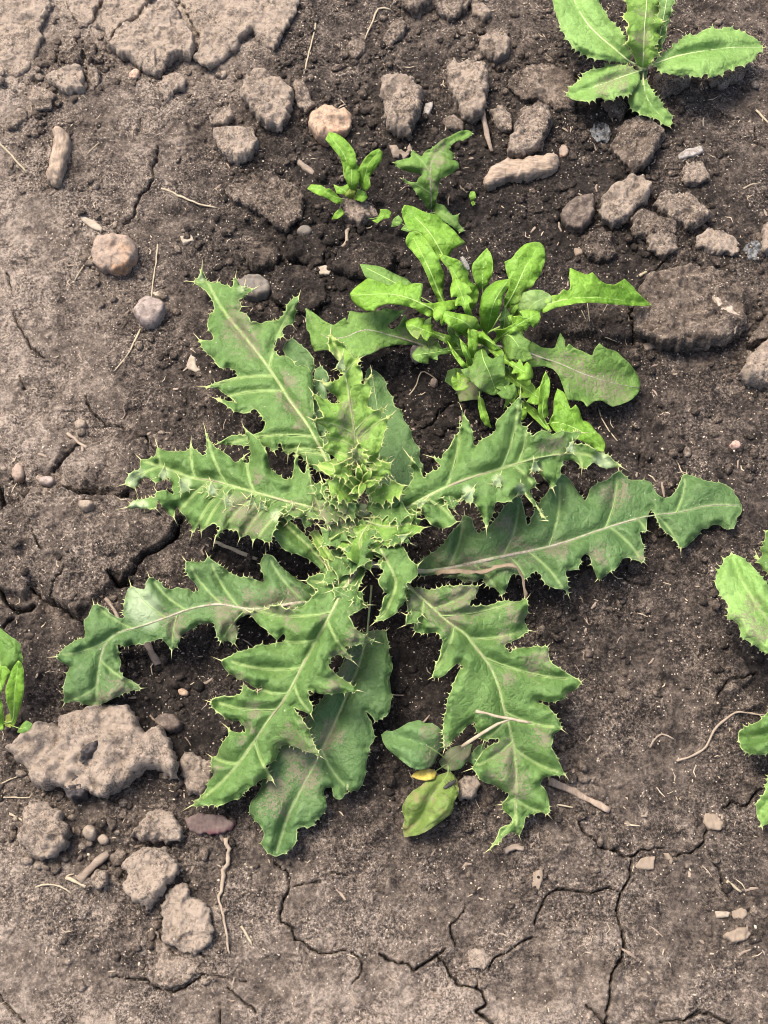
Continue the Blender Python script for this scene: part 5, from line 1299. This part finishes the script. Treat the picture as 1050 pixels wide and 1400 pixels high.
bar('stick', [(145,818),(155,832),(163,848)], 1.6, M_WOODD, 'thin twig behind the left thistle leaf by the slab', 'stick')
bar('straw', [(434,24),(428,50),(421,78),(415,101)], 0.95, M_STRAW, 'long bleached straw left of the bent one near the top', 'straw', G_ST)
bar('straw', [(534,14),(518,11),(510,28),(499,53)], 1.0, M_STRAW, 'bent bleached straw near the top edge', 'straw', G_ST)
bar('straw', [(-8,190),(10,206),(24,222),(36,236)], 1.0, M_STRAW, 'bleached straw at the left edge', 'straw', G_ST)
bar('straw', [(220,257),(232,262),(244,267),(256,272),(276,280),(296,284)], 1.0, M_STRAW, 'broken pale straw below the square clod', 'straw', G_ST, wob=0.8)
bar('straw', [(216,334),(213,360),(209,385),(207,408)], 0.75, M_STRAW, 'thin grass straw above the pinkish grey pebble', 'straw', G_ST)
bar('straw', [(192,449),(183,470),(172,488),(156,507)], 0.8, M_STRAW, 'curved grass straw below the pinkish grey pebble', 'straw', G_ST)
bar('straw', [(124,350),(113,366),(102,383)], 0.7, M_STRAW, 'short straw left of the reddish brown stone', 'straw', G_ST)
bar('straw', [(292,741),(318,751),(352,765)], 1.7, M_STRAW, 'flat pale straw between the two left thistle leaves', 'straw', G_ST, flat=0.5)
bar('straw', [(135,195),(117,212)], 0.5, M_STRAW, 'fine straw right of the thick wood piece', 'straw', G_ST)
bar('straw', [(48,1213),(62,1209),(80,1211),(97,1221)], 0.7, M_STRAW, 'arched pale straw left of the round clod at the lower left', 'straw', G_ST)
bar('straw', [(90,1199),(103,1205),(117,1212)], 1.3, M_STRAW, 'flat straw chip right of the arched straw', 'straw', G_ST, flat=0.5)
bar('straw', [(-6,1091),(20,1090),(42,1090),(44,1084)], 0.6, M_STRAW, 'thin straw with hooked end by the left edge under the largest clod', 'straw', G_ST)
bar('straw', [(0,1072),(18,1064),(34,1056)], 0.5, M_STRAW, 'fine straw against the left side of the largest clod', 'straw', G_ST)
bar('straw', [(13,1113),(22,1117),(32,1123)], 0.8, M_STRAW, 'short straw left of the blocky clod', 'straw', G_ST)
bar('straw', [(330,1266),(338,1280),(345,1292)], 1.0, M_STRAW, 'short straw right of the white root', 'straw', G_ST)
bar('straw', [(817,556),(823,572),(832,588),(844,603)], 0.6, M_STRAW, 'thin straw below the dusty dandelion leaf', 'straw', G_ST)
bar('straw', [(556,545),(568,528),(577,508),(596,517)], 0.6, M_STRAW, 'thin straw on the dark soil between dandelion and thistle', 'straw', G_ST)
bar('straw', [(875,377),(884,371)], 1.3, M_STRAW, 'short white straw bit above the very large clod', 'straw', G_ST)
bar('straw', [(1016,258),(1028,252),(1040,250)], 0.7, M_STRAW, 'pale straw near the right edge above the flint', 'straw', G_ST)
bar('straw', [(1034,150),(1043,160),(1052,170)], 1.2, M_STRAW, 'pale straw at the right edge below the toothed thistle leaf', 'straw', G_ST)
bar('straw', [(762,1100),(780,1103),(792,1106)], 0.6, M_STRAW, 'short straw under the flat weathered stick', 'straw', G_ST)
bar('straw', [(994,1205),(1003,1211),(1013,1220)], 1.2, M_STRAW, 'pale straw bit above the crumbly tan chip', 'straw', G_ST)
bar('straw', [(928,455),(930,462)], 0.8, M_STRAW, 'straw speck on the very large clod', 'straw', G_ST)
# forked straw on the leaf: a stem and its branch
fs = bar('straw', [(650,972),(672,977),(697,983),(726,988)], 1.15, M_STRAW, 'forked pale straw lying on the lower right thistle leaf', 'straw', G_ST, z=[47,46,45,44], flat=0.6)
org = np.array(fs.location)
v, f = tube(at([697,680,660,640,631],[984,990,1002,1015,1021],np.array([45,46,43,39,36])*0.001), np.array([.0006,.0009,.0010,.0011,.0010]), 7, 0.6)
mesh_obj('branch', v, f, M_STRAW, fs, origin=org)
bar('root', [(925,1040),(945,1034),(965,1021),(975,1000),(990,985),(1006,974),(1025,975),(1050,979)], 1.0, M_ROOT, 'long thin pale root curving from the right edge', 'root', taper=0.6, lift=1.2)
bar('root', [(311,1146),(312,1165),(306,1190),(303,1212),(299,1228),(303,1246),(308,1262),(312,1305)], 1.7, M_ROOT, 'twisted whitish root standing at the lower left', 'root', wob=1.2, taper=0.35, lift=1.2)
bar('root', [(888,1022),(897,1008),(905,1003),(921,1010)], 0.8, M_ROOT, 'small kinked root on bare soil at the right', 'root')
bar('root', [(92,591),(100,599),(108,607),(118,612)], 1.5, M_ROOT, 'forked whitish fibre right of the cracked soil at the left', 'root', wob=0.8)
bar('root', [(478,312),(473,322),(475,333),(468,338)], 1.7, M_ROOT, 'curled brown root bit below the clod held by the seedling', 'root', wob=1)
# dead folded leaf strip on the long right leaf
bar('dead_leaf_strip', [(597,783),(620,781),(640,782),(660,782),(680,775),(700,773),(708,778),(715,793),(719,820)], 2.0, M_DEAD, 'shrivelled tan leaf strip lying along the long right thistle leaf', 'dead leaf', z=[39,41,41,41,42,42,40,34,26], flat=0.3, taper=0.4, wob=0.5, knots=0.2)

# dry sprig of fine stems
sg = plant('dry_sprig', 'dry sprig of hair thin stems under the long dandelion leaf', 'dry sprig', 806, 458, 1)
for pts, zz in (([(806,458),(802,440),(795,424)],[2,10,16]),([(806,458),(806,440),(803,414)],[2,12,20]),([(808,456),(820,435),(833,411)],[2,10,18]),([(810,456),(825,460),(843,467)],[2,5,5]),([(806,458),(800,452),(803,443)],[2,6,9])):
    C = catmull(np.c_[pts, zz], 8)
    v, f = tube(at(C[:, 0], C[:, 1], C[:, 2] * 0.001), np.linspace(0.5, 0.28, 8) * 0.001, 5)
    mesh_obj('stem', v, f, M_STRAW, sg, origin=np.array(sg.location))

G_CH = 'flat plant chips on the soil'
M_FLAKE = simple_material('pale_flake_chip', (0.20,0.165,0.125), (0.33,0.285,0.23), 0.8, 300)
def chip(poly, H, mat, label, **kw):
    kw.setdefault('rough', 0.8); kw.setdefault('grain', 0.25); kw.setdefault('edge', 0.4); kw.setdefault('tilt', 0.1)
    return tag(lump_mesh('chip', poly, H * 0.6, mat, **kw), label, 'chip', G_CH)
chip([(106,297),(114,294),(128,302),(141,312),(138,317),(122,310)],3.5,M_FLAKE,'splintered white wood chip above the reddish brown stone')
chip([(729,1192),(741,1189),(742,1203),(737,1217),(728,1213)],3,M_TAN,'oblong tan chip standing alone at the lower right')
chip([(868,1186),(875,1174),(895,1171),(894,1188),(880,1189)],3,M_TAN,'broad tan chip beside the crack junction')
chip([(907,1166),(914,1166),(921,1176),(918,1182),(912,1174)],2.5,M_TAN,'curved tan chip right of the crack junction')
chip([(978,1246),(998,1247),(996,1254),(979,1255)],3.5,M_FLAKE,'pale rectangular chip near the lower right')
chip([(1001,1246),(1018,1238),(1023,1250),(1015,1259),(1003,1256)],5,M_TAN,'broken tan chip touching the pale rectangular one')
chip([(990,1278),(1008,1270),(1022,1265),(1027,1276),(1018,1287),(1000,1288)],6,M_TAN,'crumbly tan lump near the lower right corner',rough=1.2)
chip([(965,1112),(982,1113),(990,1125),(985,1135),(970,1133),(962,1124)],4,M_TAN,'crumbly pale straw lump above the right cracks',rough=1.3)
chip([(926,212),(938,203),(960,200),(962,207),(945,214),(930,217)],4,stone_mat('grey_chip',(0.20,0.19,0.18),(0.34,0.32,0.30)),'curled grey bark chip above the small pale clod')
chip([(576,158),(582,142),(592,138),(591,148),(582,164)],4,stone_mat('grey_wood_chip',(0.22,0.20,0.18),(0.34,0.31,0.28)),'grey wood chip right of the tall clod')
chip([(404,220),(410,219),(431,233),(428,239),(414,230)],3,M_WOODD,'grey brown chip left of the seedling')
chip([(533,200),(540,199),(555,208),(560,196),(564,205),(553,216),(538,214)],6,M_WOODD,'knobbly brown chip above the narrow weed',rough=1.0)
chip([(785,340),(800,338),(803,346),(788,349)],4,M_TAN,'tan chip right of the dark stone')
chip([(848,211),(852,207),(874,227),(871,234)],3.5,M_TAN,'tan splinter resting on the brown clod below the thistle leaf')
chip([(975,405),(992,410),(1003,420),(1017,440),(1005,455),(985,445),(962,437),(968,430),(985,432),(978,418)],6,stone_mat('pale_flake',(0.26,0.215,0.175),(0.36,0.305,0.25)),'pale dry flake on top of the very large clod',lift=14,rough=1.0)
chip([(628,254),(640,250),(647,258),(638,264)],3,M_WOODD,'small brown chip above the tiny sprout')
chip([(873,470),(890,468),(897,473),(885,479)],4,M_TAN,'tan bark bit below the very large clod')
chip([(246,323),(262,321),(265,329),(250,333)],2.5,M_FLAKE,'white flake right of the reddish brown stone')
chip([(435,365),(445,362),(453,367),(450,375),(437,374)],3,M_FLAKE,'white chip on the dark moist soil behind the thistle')
chip([(208,400),(218,398),(227,401),(224,405),(212,405)],2,M_FLAKE,'white sliver on the upper edge of the pinkish grey pebble')
chip([(262,470),(268,499),(274,506),(268,509),(258,505),(255,500)],2,M_FLAKE,'white flake left of the upper left thistle leaf')

# blackened leaf scraps on the largest clod
for pts, H, lab in (([(107,1040),(113,1025),(125,1014),(139,1010),(134,1024),(120,1037),(112,1045)],4,'blackened leaf scrap on top of the largest pale clod'),([(87,1078),(98,1066),(104,1057),(110,1068),(120,1078),(112,1087),(95,1091)],5,'blackened leaf scrap hanging at the front of the largest pale clod')):
    tag(lump_mesh('leaf_scrap', pts, H, M_BLACK, rough=1.4, grain=1.6, lift=19 if H == 4 else 12, edge=0.5), lab, 'leaf scrap')

# ------------------------------------------------------------------ two small insects
M_BUG = simple_material('speckled_insect', (0.10,0.095,0.085), (0.34,0.32,0.28), 0.5, 1400, None, 0.0002)
M_BUGD = simple_material('dark_larva', (0.012,0.012,0.012), (0.05,0.05,0.045), 0.4, 900, None, 0.0002)
def insect(name, p0, p1, z0, z1, r, mat, label, cat, legs):
    a = at(*p0, z0 * 0.001); b = at(*p1, z1 * 0.001)
    n = 15
    pts = [a + (b - a) * k / (n - 1) for k in range(n)]
    rad = [r * 0.001 * (0.25 + 0.75 * math.sin(math.pi * (0.08 + 0.84 * k / (n - 1))) ** 0.6) * (1 + 0.13 * math.cos(k * math.pi)) for k in range(n)]
    v, f = tube(pts, rad, 8, 0.8)
    e = thing(name, label, cat, a)
    mesh_obj('body', v, f, mat, e, origin=a)
    ax = (b - a) / np.linalg.norm(b - a); side = np.cross(ax, [0, 0, 1]); side /= np.linalg.norm(side)
    for k in range(legs):
        for s in (-1, 1):
            o = a + (b - a) * (0.3 + 0.2 * k)
            kn = o + side * s * r * 0.0016 + np.array([0, 0, r * 0.0006]); ft = o + side * s * r * 0.0028 - np.array([0, 0, r * 0.0010])
            v, f = tube([o, kn, ft], [0.00018, 0.00014, 0.0001], 4)
            mesh_obj('leg', v, f, mat, e, origin=a)
insect('insect', (631,351), (641,369), 66, 62, 1.7, M_BUG, 'small speckled grey insect resting on a bright dandelion leaf', 'insect', 3)
insect('larva', (607,1078), (623,1067), 20, 18, 1.4, M_BUGD, 'small dark larva on the withering broad weed leaf', 'larva', 3)

# ------------------------------------------------------------------ uncounted crumbs, grains and chaff on the soil
def ico():
    t = (1 + 5 ** 0.5) / 2
    v = np.array([(-1,t,0),(1,t,0),(-1,-t,0),(1,-t,0),(0,-1,t),(0,1,t),(0,-1,-t),(0,1,-t),(t,0,-1),(t,0,1),(-t,0,-1),(-t,0,1)], float)
    v /= np.linalg.norm(v[0])
    f = np.array([(0,11,5),(0,5,1),(0,1,7),(0,7,10),(0,10,11),(1,5,9),(5,11,4),(11,10,2),(10,7,6),(7,1,8),(3,9,4),(3,4,2),(3,2,6),(3,6,8),(3,8,9),(4,9,5),(2,4,11),(6,2,10),(8,6,7),(9,8,1)])
    return v, f
IV, IF = ico()
R = np.random.RandomState(3)
def scatter(name, n, smin, smax, power, mat, label, fdry, flat=0.75, dens=None):
    X = R.uniform(-0.31, 0.31, n * 3); Y = R.uniform(-0.33, 0.45, n * 3)
    w = smooth01(fbm(X / 0.03, Y / 0.03, 3, 301) * 1.3 + 0.5)
    dr = gsample(core_d, X, Y)
    if dens: w = w * dens(dr)
    for cx, cy, cr in CLOD_SPOTS:
        dd = np.hypot(X - cx, Y - cy)
        w = w + 0.6 * np.exp(-((dd - cr * 1.15) / 0.006) ** 2)
    k = np.argsort(-(w + R.uniform(0, 0.9, n * 3)))[:n]
    X, Y, dr = X[k], Y[k], dr[k]
    S = smin * (smax / smin) ** (R.uniform(0, 1, n) ** power)
    Zg = gh(X, Y)
    A = R.uniform(0, 6.28, n); sx = R.uniform(0.75, 1.3, n); sz = R.uniform(flat * 0.7, flat * 1.2, n)
    base = IV[None] * (1 + R.uniform(-0.28, 0.22, (n, 12, 1)))
    bx = base[..., 0] * sx[:, None]; by = base[..., 1] / sx[:, None]; bz = base[..., 2] * sz[:, None]
    c, s = np.cos(A)[:, None], np.sin(A)[:, None]
    V = np.stack([X[:, None] + S[:, None] * (bx * c - by * s), Y[:, None] + S[:, None] * (bx * s + by * c), Zg[:, None] + S[:, None] * (bz + 0.25)], -1)
    F = (IF[None] + 12 * np.arange(n)[:, None, None]).reshape(-1, 3)
    dv = np.repeat(np.clip(fdry(dr, n), 0, 1), 12)
    o = mesh_obj(name, V.reshape(-1, 3), F, mat, attrs={'dry': dv}, smooth=False)
    return tag(o, label, None, None, 'stuff')
scatter('soil_crumbs', 15000, 0.0005, 0.0040, 3.2, M_CLOD, 'loose soil crumbs strewn between the clods', lambda d, n: d * 0.9 + R.normal(0.08, 0.12, n), dens=lambda d: np.clip(1.3 - 1.5 * d, 0.12, 2))
scatter('sand_grains', 1500, 0.0003, 0.0011, 3.0, simple_material('sand_grain', (0.34,0.28,0.22), (0.52,0.46,0.38), 0.6, 300), 'pale sand grains on the soil', lambda d, n: d)
def chaff(name, n, lmin, lmax, wid, mat, label):
    V = []; F = []
    for i in range(n):
        x = R.uniform(-0.3, 0.3); y = R.uniform(-0.33, 0.44)
        L = lmin * (lmax / lmin) ** (R.uniform() ** 1.8); a = R.uniform(0, 6.28); bend = R.normal(0, 0.5)
        p = []
        for t in (-0.5, 0, 0.5):
            aa = a + bend * t
            px_, py_ = x + math.cos(aa) * L * t, y + math.sin(aa) * L * t
            p.append((px_, py_, float(gh(px_, py_)) + 0.0004 + abs(R.normal(0, 0.0003))))
        w = wid * R.uniform(0.5, 1.3)
        v, f = tube(p, [w * 0.6, w, w * 0.5], 4, 0.5)
        k = len(V); V += v; F += [tuple(q + k for q in ff) for ff in f]
    return tag(mesh_obj(name, V, F, mat, smooth=False), label, None, None, 'stuff')
chaff('straw_chaff', 950, 0.0018, 0.009, 0.00038, simple_material('chaff', (0.24,0.19,0.14), (0.44,0.37,0.28), 0.75, 60), 'fine straw chaff strewn over the soil')
chaff('bark_bits', 260, 0.003, 0.011, 0.0008, simple_material('bark_bit', (0.12,0.09,0.07), (0.30,0.24,0.19), 0.85, 60), 'small bark bits strewn over the soil')
